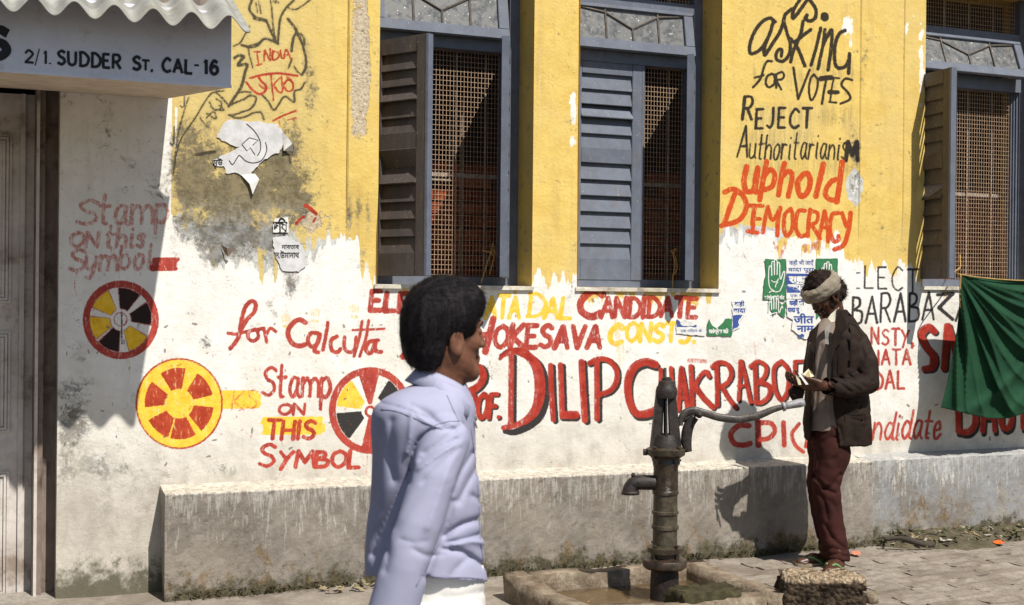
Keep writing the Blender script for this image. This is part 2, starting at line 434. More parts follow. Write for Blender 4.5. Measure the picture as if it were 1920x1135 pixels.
word('blk', 'A', 1382, 1402, 294, 294, 60, 2.2, .12); word('blk', 'uthoritarianis', 1404, 1588, 297, 299, 47, 1.9, .1); word('blk', 'M', 1586, 1607, 300, 300, 36, 4.5, .05)
many('org', ZU, '''24: 348,362 328,480 345,560 400,555 430,470 440,372
22: 440,372 418,470 425,570
23: 512,320 490,440 455,632
22: 485,450 540,385 578,430 560,520 500,550
23: 658,335 632,450 610,592
22: 632,450 690,400 722,440 690,605
24: 810,425 765,500 790,600 840,580 870,490 850,420 810,425
24: 978,342 945,480 915,605
24: 1130,325 1110,500 1088,650
22: 1110,462 1040,485 992,570 1020,625 1088,640
22: 170,570 240,545 320,600 345,700 285,800 145,845
22: 250,590 210,700 170,820
17: 370,680 480,682
20: 415,690 400,800 400,900
16: 400,785 460,790
17: 355,890 440,903
18: 482,900 500,790 522,690
17: 522,690 560,800 625,700
19: 625,700 605,800 600,925
17: 710,705 660,760 655,880 680,930 720,870 725,760 710,705
18: 825,722 770,730 750,850 785,930 830,922
18: 870,712 855,820 850,930
16: 870,720 930,745 920,815 870,835
17: 880,835 950,950
17: 985,725 965,830 940,940
17: 988,725 1010,850 1015,975
14: 965,860 1010,862
18: 1100,742 1050,755 1030,870 1060,970 1100,962 1100,930
18: 1130,742 1148,800 1165,850
20: 1200,740 1185,870 1145,1000 1068,1040''')
for _ in range(16):
    x = random.uniform(1447, 1545); y = random.uniform(448, 484) ; S('rdf', random.uniform(1.5, 4), [(x, y), (x + random.uniform(-4, 4), y + random.uniform(4, 14))])
for x in (1386, 1409, 1425, 1455, 1480): S('rdf', 1.2, [(x - 8, 428), (x - 4, 434)])
# wheels
def ring(ch, cx, cy, rx, ry, hw, n=40):
    S(ch, hw, [(cx + rx * math.cos(t), cy + ry * math.sin(t)) for t in np.linspace(0, 2 * math.pi, n + 1)], None, False)
ring('red', 226.5, 600, 65, 67.5, 6.5); ring('red', 226, 599, 12, 12.5, 1.3)
for a, ch in ((73, 'blk'), (12, 'blk'), (-53, 'yel'), (-115, 'blk'), (-165, 'yel'), (135, 'yel')):
    WEDGES.append((ch, 226.5, 600, 70, 72.5, .29, .82, a, 21)); WEDGES.append(('rdl', 226.5, 600, 70, 72.5, .27, .84, a, 23))
WEDGES.append(('yel', 336, 757, 81, 84, .0, 1.0, 0, 181)); ring('red', 336, 757, 80.5, 84, 1.8)
for a in (101, 36, -28, -83, -131, 164): WEDGES.append(('red', 336, 757, 81, 84, .33, .80, a, 22))
ring('red', 694, 770, 71, 75, 6.5); ring('red', 694, 772, 8, 9, 2.6)
WEDGES += [('red', 694, 770, 74, 79, .15, .95, 92, 17), ('red', 694, 770, 74, 79, .15, .95, -92, 12), ('yel', 694, 770, 74, 79, .22, .86, 148, 25), ('blk', 694, 770, 74, 79, .22, .86, -152, 24),
           ('blk', 694, 770, 74, 79, .35, .86, 35, 22), ('yel', 694, 770, 74, 79, .22, .86, -32, 24)]
S('bkt', 1.4, [(228, 584), (229, 645)]); S('ylf', 1.2, [(242, 672), (243, 705)]); S('red', 1, [(176, 578), (176, 608)])
# hand prints, dabs and scratches
for cx, cy in ((590, 590), (536, 600), (664, 582)):
    for k in range(4): S('ylf', 1.5, [(cx - 7 + 5 * k, cy - 8 - 3 * (k in (1, 2))), (cx - 6 + 4.5 * k, cy + 4)])
    S('ylf', 3.0, [(cx - 4, cy + 12), (cx + 5, cy + 13)])
for _ in range(230):
    x = random.uniform(115, 1900); y = random.uniform(545, 890) if x > 330 else random.uniform(600, 900)
    dense = x < 560
    if not dense and random.random() < .35: continue
    L = random.uniform(1, 9 if dense else 6); an = random.choice((random.uniform(-.4, .4), 1.57 + random.uniform(-.5, .5), random.uniform(0, 3.1)))
    S('scr', random.uniform(.5, 1.6), [(x, y), (x + L * math.cos(an), y + L * math.sin(an))], None, False)
for _ in range(60):
    x = random.uniform(330, 760); y = random.uniform(660, 870)
    S('rdf', random.uniform(.7, 1.8), [(x, y), (x + random.uniform(-2, 2), y + random.uniform(0, 4))], None, False)
# ------------------------------------------------------------------ window openings (x0, x1, z0, z1)
WIN = []
for (pa, pb, dz) in ((708, 998, 0.0), (1084, 1348, 0.0), (1730, None, 0.035)):
    xa = X(pa, 0, 300); xb = X(pb, 0, 300) if pb else xa + 1.02
    WIN.append((xa, xb, 1.518 + dz, 3.47))
DOORX = X(109, 0, 600)

def paint_attrs(P, relief=True):
    """signed distances (photo pixels, >0 inside) of every painted mark at the points P"""
    px, py = proj(P); n = len(px)
    out = {k: np.full(n, -8.0, np.float32) for k in ('red', 'rdf', 'rdl', 'org', 'yel', 'ylf', 'blk', 'chr', 'scr')}
    amap = {'rdt': 'red', 'bkt': 'blk'}
    order = np.argsort(px); spx = px[order]
    for ch, q, hs in STROKES:
        A = out[amap.get(ch, ch)]; m = hs.max() + 6
        x0, x1 = q[:, 0].min() - m, q[:, 0].max() + m; y0, y1 = q[:, 1].min() - m, q[:, 1].max() + m
        i0, i1 = np.searchsorted(spx, (x0, x1)); idx = order[i0:i1]; idx = idx[(py[idx] > y0) & (py[idx] < y1)]
        if len(idx) == 0: continue
        X_, Y_ = px[idx], py[idx]; best = np.full(len(idx), -8.0)
        for a, b, ha, hb in zip(q[:-1], q[1:], hs[:-1], hs[1:]):
            d = b - a; L = d @ d + 1e-9
            t = np.clip(((X_ - a[0]) * d[0] + (Y_ - a[1]) * d[1]) / L, 0, 1)
            dist = np.hypot(X_ - a[0] - t * d[0], Y_ - a[1] - t * d[1])
            best = np.maximum(best, ha + (hb - ha) * t - dist)
        A[idx] = np.maximum(A[idx], best)
    for ch, cx, cy, rx, ry, r0, r1, ang, half in WEDGES:
        A = out[ch]; u = (px - cx) / rx; v = -(py - cy) / ry; r = np.hypot(u, v); th = np.degrees(np.arctan2(v, u)); dth = np.abs((th - ang + 180) % 360 - 180)
        sd = np.minimum(np.minimum(r - r0, r1 - r), np.where(dth < 90, r * np.sin(np.radians(np.clip(half - dth, -80, 89))), -r) if half < 170 else 9.0) * (rx + ry) / 2
        sd = np.where(r < 1.4, sd, -8); out[ch] = np.maximum(A, np.clip(sd, -8, 12)).astype(np.float32)
    return px, py, out
def jag(px, w, amp, seed):
    r = np.random.default_rng(seed); k = np.floor(px / w + r.uniform(0, 1)).astype(int); k -= k.min(); tb = r.uniform(-1, 1, k.max() + 2)
    return tb[k] * amp
WB = np.array([(0, 100), (319, 100), (321, 432), (345, 436), (380, 470), (410, 497), (440, 508), (470, 500), (500, 520), (530, 512), (560, 500), (584, 476), (600, 458), (632, 450), (645, 462), (672, 452), (678, 500),
               (700, 526), (720, 533), (998, 530), (1003, 520), (1045, 512), (1078, 527), (1084, 560), (1333, 560), (1337, 520), (1344, 455), (1362, 432), (1420, 440), (1480, 462), (1530, 468), (1560, 452), (1598, 462), (1612, 488),
               (1640, 497), (1700, 500), (1727, 515), (1734, 540), (2100, 530)], float)
SOOT = [(375, 250, 40, 40, .75), (345, 310, 30, 60, .6), (440, 330, 70, 35, .8), (530, 310, 40, 60, .75), (395, 380, 70, 40, .85), (500, 375, 60, 40, .75), (560, 400, 40, 30, .4), (440, 440, 60, 30, .75), (395, 478, 30, 24, .8), (520, 445, 50, 30, .5),
        (500, 480, 40, 30, .5), (545, 525, 14, 26, .6), (340, 400, 20, 40, .5), (655, 405, 6, 36, .7), (672, 398, 5, 32, .75), (690, 410, 5, 34, .6), (680, 480, 10, 20, .5), (575, 110, 10, 40, .45), (580, 170, 14, 40, .4), (505, 568, 9, 8, .7), (515, 590, 6, 8, .6), (385, 640, 10, 20, .4),
        (478, 612, 12, 8, .4), (160, 880, 60, 70, .34), (140, 760, 30, 50, .42), (240, 980, 80, 120, .30), (300, 900, 20, 50, .3), (150, 655, 14, 30, .3), (135, 820, 25, 60, .42), (200, 240, 80, 50, .18),
        (1300, 740, 16, 14, .14), (1010, 760, 60, 12, .14), (1620, 130, 8, 50, .3), (1600, 330, 14, 60, .3), (1140, 560, 60, 10, .2), (1000, 870, 120, 14, .2), (1430, 850, 60, 12, .15), (460, 890, 150, 16, .30), (1605, 300, 6, 30, .6),
        (1562, 215, 30, 16, .22), (1480, 270, 90, 14, .15), (1595, 250, 14, 30, .25), (450, 330, 140, 70, .25)]
WHITEP = [(1074, 205, 5, 24), (1072, 265, 6, 10), (1590, 45, 9, 14), (1596, 70, 4, 18), (1605, 350, 6, 10), (1712, 30, 3, 6), (1700, 55, 3, 12), (1728, 120, 4, 60), (660, 462, 9, 7), (330, 250, 2, 60), (1440, 445, 20, 10), (1500, 455, 30, 8)]
PLAST = [(677, 60, 17, 90, 1.0), (676, 160, 18, 60, 1.2), (674, 240, 15, 30, .6), (570, 60, 30, 50, .25), (600, 420, 30, 30, .45), (560, 410, 40, 30, .5)]
def vnoise(px, py, sc, seed):
    r = np.random.default_rng(seed); T = r.uniform(-1, 1, (64, 64)); u = px / sc; v = py / sc
    i = np.floor(u).astype(int); j = np.floor(v).astype(int); fu = u - i; fv = v - j; fu = fu * fu * (3 - 2 * fu); fv = fv * fv * (3 - 2 * fv)
    a = lambda di, dj: T[(i + di) % 64, (j + dj) % 64]
    return (a(0, 0) * (1 - fu) + a(1, 0) * fu) * (1 - fv) + (a(0, 1) * (1 - fu) + a(1, 1) * fu) * fv
def fbm(px, py, sc, seed, o=4):
    return sum(vnoise(px + 31 * k, py - 17 * k, sc / 2 ** k, seed + k) * .55 ** k for k in range(o))

def lines(segs):
    return np.unique(np.round(np.concatenate([np.arange(a, b, s) for a, b, s in segs]), 6))
def grid_obj(name, xs, zs, yfun, mat, parent, holes=(), attrs=None):
    XX, ZZ = np.meshgrid(xs, zs); nx, nz = len(xs), len(zs)
    cxm = (xs[:-1] + xs[1:]) / 2; czm = (zs[:-1] + zs[1:]) / 2
    CX, CZ = np.meshgrid(cxm, czm); ok = np.ones(CX.shape, bool)
    for a, b, c, d in holes: ok &= ~((CX > a) & (CX < b) & (CZ > c) & (CZ < d))
    jj, ii = np.nonzero(ok)
    q = np.stack([jj * nx + ii, jj * nx + ii + 1, (jj + 1) * nx + ii + 1, (jj + 1) * nx + ii], 1)
    YY = yfun(XX, ZZ)
    V = np.stack([XX, YY, ZZ], -1).reshape(-1, 3)
    used = np.unique(q); remap = np.full(len(V), -1); remap[used] = np.arange(len(used)); V = V[used]; q = remap[q]
    me = bpy.data.meshes.new(name); me.vertices.add(len(V)); me.vertices.foreach_set('co', V.astype(np.float32).ravel())
    me.loops.add(len(q) * 4); me.loops.foreach_set('vertex_index', q.astype(np.int32).ravel())
    me.polygons.add(len(q)); me.polygons.foreach_set('loop_start', np.arange(0, len(q) * 4, 4, dtype=np.int32)); me.polygons.foreach_set('loop_total', np.full(len(q), 4, np.int32))
    me.update(); me.validate()
    if attrs:
        for k, v in attrs(V).items():
            at = me.attributes.new(k, 'FLOAT', 'POINT'); at.data.foreach_set('value', v.astype(np.float32))
    me.materials.append(mat); o = bpy.data.objects.new(name, me); COL.objects.link(o)
    if parent: keep(o, parent)
    return o

# ------------------------------------------------------------------ wall material
def wall_material():
    m = M('limewashed_wall')
    fine = m.noise(55, 5, .65); med = m.noise(9, 5, .6); big = m.noise(2.2, 4, .6)
    streak = m.noise(14, 5, .7, (1, 1, .12)); grain = m.noise(240, 2, .6)
    yel = m.mix(m.ss(med, .3, .7), (.67, .465, .12), (.755, .56, .165)); yel = m.mix(m.ss(big, .4, .7), yel, (.68, .51, .18)); yel = m.mix(m.ma('MULTIPLY', m.ss(m.posz(0), 1.9, 1.2), .6), yel, (.57, .47, .21))
    yel = m.mix(m.ma('MULTIPLY', m.ss(streak, .5, .72), .5), yel, (.50, .36, .13))
    pl = m.mix(m.ss(fine, .38, .6), (.46, .37, .25), (.62, .53, .38)); pl = m.mix(m.ss(m.noise(60, 3, .8), .60, .66), pl, (.16, .10, .06))
    plf = m.ss(m.ma('ADD', m.attr('plast'), m.ma('MULTIPLY', m.ma('SUBTRACT', m.noise(26, 5, .7), .5), 1.6)), .45, .62)
    c = m.mix(plf, yel, pl)
    # whitewash
    wh = m.mix(m.ss(med, .35, .72), (.84, .825, .775), (.76, .745, .695)); wh = m.mix(m.ma('MULTIPLY', m.ss(streak, .52, .75), .35), wh, (.55, .52, .44))
    wh = m.mix(m.ma('MULTIPLY', m.ss(m.noise(30, 6, .75), .56, .68), .45), wh, (.52, .47, .38)); wh = m.mix(m.ma('MULTIPLY', m.ss(m.ma('SUBTRACT', m.noise(3.0, 6, .7), m.ma('MULTIPLY', m.posz(2), .16)), .26, .42), .45), wh, (.62, .58, .48))
    grey = m.mix(m.ss(m.noise(18, 5, .7), .4, .6), (.60, .63, .64), (.42, .44, .43))
    wsh = m.attr('wash'); nz = m.ma('MULTIPLY', m.ma('SUBTRACT', m.noise(70, 4, .7, (1, 1, .25)), .5), 26)
    c = m.mix(m.ma('MULTIPLY', m.ss(m.ma('ADD', m.ma('ADD', wsh, nz), m.ma('ADD', m.attr('pre'), 0.0)), 0, 4), .92), c, grey)
    c = m.mix(m.ma('MULTIPLY', m.ss(m.ma('ADD', wsh, nz), -1, 2.5), .96), c, wh)
    # soot / grime
    z0_ = m.posz(2)
    st = m.attr('soot'); pat = m.ma('ADD', m.ma('MULTIPLY', m.noise(9, 6, .72, dist=1.0), .55), m.ma('MULTIPLY', m.noise(38, 6, .8, dist=.4), .45))
    sf = m.ss(m.ma('ADD', st, m.ma('MULTIPLY', m.ma('SUBTRACT', pat, .5), 5.0)), .30, .90)
    dk = m.mix(m.ss(m.noise(13, 6, .75), .42, .6), (.045, .042, .034), m.mix(m.ss(z0_, 1.98, 1.80), (.17, .145, .085), (.26, .27, .28)))
    c = m.mix(m.ma('MULTIPLY', sf, .86), c, dk)
    c = m.mix(m.ma('MULTIPLY', m.ma('MULTIPLY', m.ss(st, .05, .7), m.ss(m.noise(40, 6, .8), .42, .60)), .55), c, (.24, .21, .15))
    # low wall weathering (the paint has rubbed off there)
    z = m.posz(2); lo = m.ss(m.ma('ADD', z, m.ma('MULTIPLY', m.ma('SUBTRACT', med, .5), .9)), .95, .35)
    c = m.mix(m.ma('MULTIPLY', lo, .85), c, m.mix(m.ss(m.noise(6, 5, .7, (1, 1, .6)), .35, .65), (.36, .325, .27), (.52, .48, .41)))
    moss = m.ss(m.ma('ADD', z, m.ma('MULTIPLY', m.ma('SUBTRACT', m.noise(14, 6, .75), .5), .6)), .20, .04)
    c = m.mix(m.ma('MULTIPLY', moss, .85), c, (.065, .060, .028))
    # specks
    c = m.mix(m.ma('MULTIPLY', m.ss(m.noise(90, 2, .5), .70, .73), .5), c, (.22, .17, .11))
    # layers of paint
    e = m.ma('MULTIPLY', m.ma('SUBTRACT', m.ma('ADD', m.ma('MULTIPLY', m.noise(130, 4, .7), .7), m.ma('MULTIPLY', m.noise(38, 4, .7), .3)), .5), 6.0)
    dry = m.ss(m.noise(60, 5, .75, (1, 1, .35)), .30, .46, .35, 1.0); dry2 = m.ss(m.noise(70, 5, .8, (1, 1, .5)), .38, .56, .18, .95)
    def lay(c, name, colr, k, wid=.9, off=0.0):
        f = m.ss(m.ma('ADD', m.ma('ADD', m.attr(name), e), off), -wid, wid); return m.mix(m.ma('MULTIPLY', f, k), c, colr)
    redc = m.mix(m.ss(m.noise(16, 4), .35, .65), (.34, .024, .014), (.45, .050, .028))
    c = lay(c, 'rdl', redc, .85, 1.2)
    c = lay(c, 'yel', m.mix(m.ss(m.noise(20, 4), .35, .65), (.83, .48, .012), (.90, .60, .05)), m.ma('MULTIPLY', dry, .96))
    c = lay(c, 'ylf', (.72, .50, .10), m.ma('MULTIPLY', dry2, .75), 1.2)
    halo = m.ss(m.ma('ADD', m.attr('chr'), e), -7, 1); c = m.mix(m.ma('MULTIPLY', halo, .16), c, (.12, .10, .06))
    c = lay(c, 'chr', (.045, .038, .026), m.ma('MULTIPLY', dry, .92), 1.0, .5)
    c = lay(c, 'scr', (.13, .11, .08), .8, .8, .5)
    drip = m.ss(m.attr('drip'), .15, 1.0); c = m.mix(m.ma('MULTIPLY', m.ma('MULTIPLY', drip, m.ss(m.noise(30, 4, .7, (1, 1, .1)), .4, .62)), .4), c, (.20, .17, .10))
    c = lay(c, 'blk', (.016, .013, .013), m.ma('MULTIPLY', m.ss(m.noise(60, 5, .75, (1, 1, .35)), .28, .40, .6, 1.0), .97))
    c = lay(c, 'rdf', m.mix(m.ss(m.noise(16, 4), .35, .65), (.43, .062, .035), (.52, .13, .085)), m.ma('MULTIPLY', dry2, .85), 1.1)
    c = lay(c, 'red', redc, m.ma('MULTIPLY', dry, .97))
    c = lay(c, 'org', (.54, .062, .010), m.ma('MULTIPLY', dry, .98))
    m.col(c); m.rough(.92)
    h = m.ma('ADD', m.ma('MULTIPLY', fine, .5), m.ma('ADD', m.ma('MULTIPLY', grain, .22), m.ma('MULTIPLY', med, 1.2)))
    h = m.ma('ADD', h, m.ma('MULTIPLY', plf, m.ma('MULTIPLY', m.noise(60, 4, .8), -1.6)))
    m.bump(h, .65, .008); return m.m
MAT_WALL = wall_material()

def wall_attrs(V):
    px, py, out = paint_attrs(V)
    by = np.interp(px, WB[:, 0], WB[:, 1])
    inner = (px > 322)
    j = jag(px, 9, 17, 3) + jag(px, 17, 14, 4) + jag(px, 4.5, 6, 5)
    out['wash'] = np.where(inner, py - by + j, 30).clip(-40, 40)
    for a, b, c, d in WHITEP:
        q = 1 - np.hypot((px - a) / c, (py - b) / d); out['wash'] = np.maximum(out['wash'], (q * 14 + fbm(px, py, 14, 9) * 10).clip(-40, 14))
    pre = np.zeros(len(px))
    for a, b, c, d in ((430, 440, 120, 55), (520, 450, 90, 60), (620, 470, 40, 20), (1400, 440, 60, 20), (1600, 350, 20, 60)):
        pre = np.maximum(pre, 60 * np.exp(-(((px - a) / c) ** 2 + ((py - b) / d) ** 2)) )
    out['pre'] = pre - 8
    s = np.zeros(len(px))
    for a, b, c, d, k in SOOT: s += k * np.exp(-.5 * (((px - a) / c) ** 2 + ((py - b) / d) ** 2) * 1.6)
    s *= 1 + .5 * fbm(px, py, 40, 20); out['soot'] = s.clip(0, 1.2)
    p = np.zeros(len(px))
    for a, b, c, d, k in PLAST: p += k * np.exp(-(np.abs((px - a) / c) ** 4 + ((py - b) / d) ** 2))
    out['plast'] = p
    bl = np.zeros(len(px))
    for a, b, c in ((1395, 1610, 210), (1390, 1525, 250), (1390, 1600, 305), (1410, 1600, 130)):
        bl = np.maximum(bl, np.where((px > a) & (px < b) & (py > c - 20) & (py < c + 50), 1 - np.abs(py - c - 8) / 45, 0))
    out['drip'] = bl
    return out

# ------------------------------------------------------------------ the building
building = tag(empty('painted_building', (3.0, 0, 0)), 'yellow and whitewashed street building covered in painted election slogans', 'building')
xe = [X(652, 0, 200), X(1357, 0, 200), X(1612, 0, 200), X(1692, 0, 200)]
def relief(XX, ZZ):
    y = np.zeros_like(XX); up = ZZ > 1.70; fade = np.clip((ZZ - 1.72) / .35, 0, 1); fade = fade * fade * (3 - 2 * fade)
    y = np.where((XX > xe[0]) & (XX < WIN[0][0] + .001) & up, -.020 * fade, y)
    y = np.where((XX > WIN[1][1] - .001) & (XX < xe[1]) & up, -.018 * fade, y)
    y = np.where((XX > xe[3]) & (XX < WIN[2][0] + .001) & up, -.018 * fade, y)
    y = np.where((XX > xe[2]) & (XX < xe[3]) & up, -.009 * fade, y)
    wob = .0025 * np.sin(XX * 2.3 + 1.1) * np.cos(ZZ * 1.9) + .0012 * np.sin(XX * 7.1 + ZZ * 5.3)
    return y + wob * np.clip((ZZ - 0) / .5, 0, 1)
xs = lines([(-.1, .27, .03), (DOORX, 6.32, .0066), (6.32, 9.0, .05)])
for e_ in xe:
    xs = np.unique(np.concatenate([xs[np.abs(xs - e_) > .0025], [e_ - .001, e_ + .001]]))
for a, b, *_ in WIN: xs = np.unique(np.concatenate([xs[(np.abs(xs - a) > .003) & (np.abs(xs - b) > .003)], [a, b]]))
xs = xs[xs >= DOORX]; xs[0] = DOORX
zs = lines([(-.15, .5, .016), (.5, 3.42, .0072), (3.42, 4.6, .06)])
for c in (1.80, WIN[0][2], WIN[2][2], 3.47): zs = np.unique(np.concatenate([zs[np.abs(zs - c) > .003], [c]]))
wall = grid_obj('wall', xs, zs, relief, MAT_WALL, building, [(a, b, c, d) for a, b, c, d in WIN], wall_attrs)

MAT_REV = None
def reveal_material():
    m = M('yellow_reveal'); z = m.posz(2); x = m.noise(6, 5, .65, (1, 1, .4))
    c = m.mix(m.ss(x, .35, .65), (.70, .47, .105), (.60, .42, .12)); c = m.mix(m.ss(m.noise(20, 5, .7), .55, .7), c, (.33, .25, .12))
    c = m.mix(m.ss(m.ma('ADD', z, m.ma('MULTIPLY', x, .3)), 1.72, 1.62), c, (.42, .34, .18)); m.col(c); m.bump(m.noise(70, 4), .4, .004); return m.m
MAT_REV = reveal_material()
MAT_SILL = simple('chipped_limewash', (.78, .75, .66), (.55, .50, .40), 26, .9, .5, .006, dirt=(.30, .26, .2))
for a, b, c, d in WIN:
    D2 = .42
    bm = bmesh.new()
    for x in (a, b):
        n = 14
        for k in range(n):
            z0, z1 = c + (d - c) * k / n, c + (d - c) * (k + 1) / n
            bm.faces.new([bm.verts.new(v) for v in ((x, -.012, z0), (x, D2, z0), (x, D2, z1), (x, -.012, z1))])
    bm.faces.new([bm.verts.new(v) for v in ((a, 0, d), (b, 0, d), (b, D2, d), (a, D2, d))])
    keep(bm_obj('window_reveal', bm, MAT_REV), building)
    bm = bmesh.new(); box(bm, (a - .012, -.016, c - .022), (b + .012, D2, c - .001)); keep(bm_obj('sill', bm, MAT_SILL, bevel=.006), building)

# plinth: a broad rendered base with a bevelled ledge
def plinth_material(name, drips):
    m = M(name); z = m.posz(2); fine = m.noise(60, 5, .7); med = m.noise(7, 6, .65); vs = m.noise(22, 5, .75, (1, 1, .10)); vs2 = m.noise(46, 5, .8, (1, 1, .13))
    c = m.mix(m.ss(med, .33, .68), (.175, .155, .13), (.275, .248, .212)); c = m.mix(m.ma('MULTIPLY', m.ss(fine, .52, .7), .5), c, (.20, .165, .12))
    c = m.mix(m.ma('MULTIPLY', m.ss(m.noise(3.1, 4, .6), .42, .65), .6), c, (.30, .29, .27) if drips else (.27, .235, .19))
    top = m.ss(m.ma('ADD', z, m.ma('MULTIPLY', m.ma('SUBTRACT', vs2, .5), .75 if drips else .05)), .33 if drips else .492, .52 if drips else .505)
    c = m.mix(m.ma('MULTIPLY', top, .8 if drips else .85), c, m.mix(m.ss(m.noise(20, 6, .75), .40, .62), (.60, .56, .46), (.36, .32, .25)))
    dr = m.ss(m.ma('ADD', m.ma('MULTIPLY', z, .55), m.ma('MULTIPLY', vs2, 1.0)), .72, .80); c = m.mix(m.ma('MULTIPLY', dr, .8 if drips else .30), c, (.66, .65, .60))
    if drips: c = m.mix(m.ma('MULTIPLY', m.ss(m.ma('ADD', m.noise(5, 5, .7, (1, 1, .5)), m.ma('MULTIPLY', z, .35)), .50, .66), .65), c, (.27, .285, .30))
    dk = m.ss(m.ma('ADD', m.ma('MULTIPLY', m.ma('SUBTRACT', vs, .5), 1.6), m.ma('MULTIPLY', z, .4)), .30, .45); c = m.mix(m.ma('MULTIPLY', dk, .5), c, (.17, .15, .13))
    st = m.ss(m.noise(24, 7, .8), .60, .66); c = m.mix(m.ma('MULTIPLY', st, .6), c, (.15, .10, .05))
    rust = m.ss(m.ma('SUBTRACT', m.noise(11, 6, .75, (1, 1, .6)), m.ma('MULTIPLY', z, .45)), .47, .58); c = m.mix(m.ma('MULTIPLY', rust, .75), c, (.19, .12, .05))
    moss = m.ss(m.ma('ADD', z, m.ma('MULTIPLY', m.ma('SUBTRACT', m.noise(9, 7, .78), .5), .55)), .115, .02); c = m.mix(m.ma('MULTIPLY', moss, .88), c, m.mix(m.ss(m.noise(60, 3), .4, .6), (.035, .030, .016), (.085, .075, .038)))
    m.col(c); m.bump(m.ma('ADD', m.ma('MULTIPLY', med, 1.4), m.ma('ADD', fine, m.ma('MULTIPLY', st, -.6))), .6, .008); return m.m
PL0, PL1 = X(309, -.2, 1000), X(1636, -.2, 940)
bpy_mat_pl = plinth_material('plinth_render', False); bpy_mat_pr = plinth_material('plinth_render_dripped', True)
def plinth(name, x0, x1, yf, mat, seed):
    r = np.random.default_rng(seed); n = int((x1 - x0) / .025); xs_ = np.linspace(x0, x1, n + 1); prof = [(0, yf, -.15)] + [(0, yf, z) for z in np.arange(0, .49, .03)] + [(0, yf, .496), (0, yf + .006, .503), (0, yf + .05, .506), (0, -.05, .510), (0, -.004, .518), (0, .03, .53)]
    V = []; Fc = []; m = len(prof)
    for i, x in enumerate(xs_):
        for k, (_, y, z) in enumerate(prof):
            e = .006 * math.sin(x * 6.1 + z * 9) + r.uniform(-.002, .002); rim = r.uniform(-.004, .003) if m - 5 < k < m - 2 else 0
            V.append((x, y + (e if k < m - 2 else 0), z + rim))
    for i in range(n):
        for k in range(m - 1): Fc.append((i * m + k, (i + 1) * m + k, (i + 1) * m + k + 1, i * m + k + 1))
    Fc.append(tuple(range(m - 1, -1, -1)) ) ; Fc.append(tuple(n * m + k for k in range(m)))
    return keep(mesh_obj(name, V, Fc, mat), building)
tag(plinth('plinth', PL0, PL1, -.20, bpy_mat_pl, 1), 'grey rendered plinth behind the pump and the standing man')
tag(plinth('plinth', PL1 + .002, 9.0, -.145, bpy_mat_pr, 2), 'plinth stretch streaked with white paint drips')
# rooms behind: side, back, ceiling so that the openings are dark
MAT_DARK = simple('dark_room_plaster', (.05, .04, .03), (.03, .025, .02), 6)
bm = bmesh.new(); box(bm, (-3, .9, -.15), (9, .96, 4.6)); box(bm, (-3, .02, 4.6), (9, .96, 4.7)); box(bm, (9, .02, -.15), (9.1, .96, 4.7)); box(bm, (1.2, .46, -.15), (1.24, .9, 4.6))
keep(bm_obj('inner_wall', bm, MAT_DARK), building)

# ------------------------------------------------------------------ brick infill seen through the window grilles
MAT_BRICK = [simple('inner_brick_' + str(k), c, tuple(v * .6 for v in c), 40, .95, .5, .004) for k, c in enumerate(((.50, .12, .045), (.42, .085, .03), (.55, .16, .06), (.34, .075, .035)))]
MAT_MORTAR = simple('dark_mortar', (.12, .09, .07))
brickwall = tag(empty('brick_wall', (4.5, .72, 1.5)), 'rough red brick wall inside, seen through the window grilles', kind='structure')
keep(boxo('mortar', (1.3, .73, -.1), (8.5, .80, 2.22), MAT_MORTAR), brickwall)
bmeshes = []
for mt in MAT_BRICK:
    bm = bmesh.new(); box(bm, (-.112, -.05, -.033), (.112, .05, .033)); me_o = bm_obj('brick', bm, mt, bevel=.004); bmeshes.append(me_o.data); bpy.data.objects.remove(me_o)
for a, b, c, d in WIN:
    row = 0; z = 1.44
    while z < 2.24:
        x = a - .05 - (.115 if row % 2 else 0)
        while x < b + .45:
            if not (z > 2.12 and random.random() < .3):
                o = bpy.data.objects.new('brick', random.choice(bmeshes)); COL.objects.link(o); o.location = (x, .715 + random.uniform(-.008, .008), z); keep(o, brickwall)
            x += .235
        z += .077; row += 1

# ------------------------------------------------------------------ windows
def bluepaint(name, c, dirt=.4):
    m = M(name); st = m.noise(30, 5, .7, (1, 1, .2)); md = m.noise(12, 5, .65)
    k = m.mix(m.ss(md, .35, .68), c, tuple(v * .80 for v in c)); k = m.mix(m.ma('MULTIPLY', m.ss(st, .52, .68), dirt), k, (.13, .10, .07))
    k = m.mix(m.ma('MULTIPLY', m.ss(m.noise(80, 3, .6), .68, .72), .8), k, (.45, .42, .36))
    m.col(k); m.rough(.62); m.b.inputs['Specular IOR Level'].default_value = .35; m.bump(m.noise(90, 4, .7, (1, 1, .3)), .35, .003); return m.m
BLUE = bluepaint('blue_grey_paint', (.135, .155, .20)); BLUESHADE = bluepaint('blue_grey_paint_shaded', (.085, .072, .068), .6)  # second paint is the shaded copy: shade and bounce put into its browner colour
def glass_material():
    m = M('dusty_glass'); d = m.ss(m.noise(22, 6, .75), .3, .8); k = m.mix(d, (.085, .09, .095), (.19, .19, .175)); k = m.mix(m.ss(m.noise(60, 3, .6), .66, .70), k, (.7, .7, .66))
    m.col(k); m.rough(m.ss(d, 0, 1, .25, .8)); m.b.inputs['Specular IOR Level'].default_value = .6; m.bump(m.noise(20, 2), .1, .003); return m.m
GLASS = glass_material()
WIRE = simple('galvanised_wire', (.52, .37, .25), (.36, .24, .15), 60, .7, .1); WBAR = simple('white_painted_bar', (.48, .42, .36), (.28, .23, .18), 40, .7, .2)
LEAD = simple('dark_glazing_bar', (.14, .12, .10), (.09, .08, .07), 40, .7, .2)
def xfm(o, ang, axis='Z'): return Matrix.Translation(Vector(o)) @ Matrix.Rotation(ang, 4, axis)
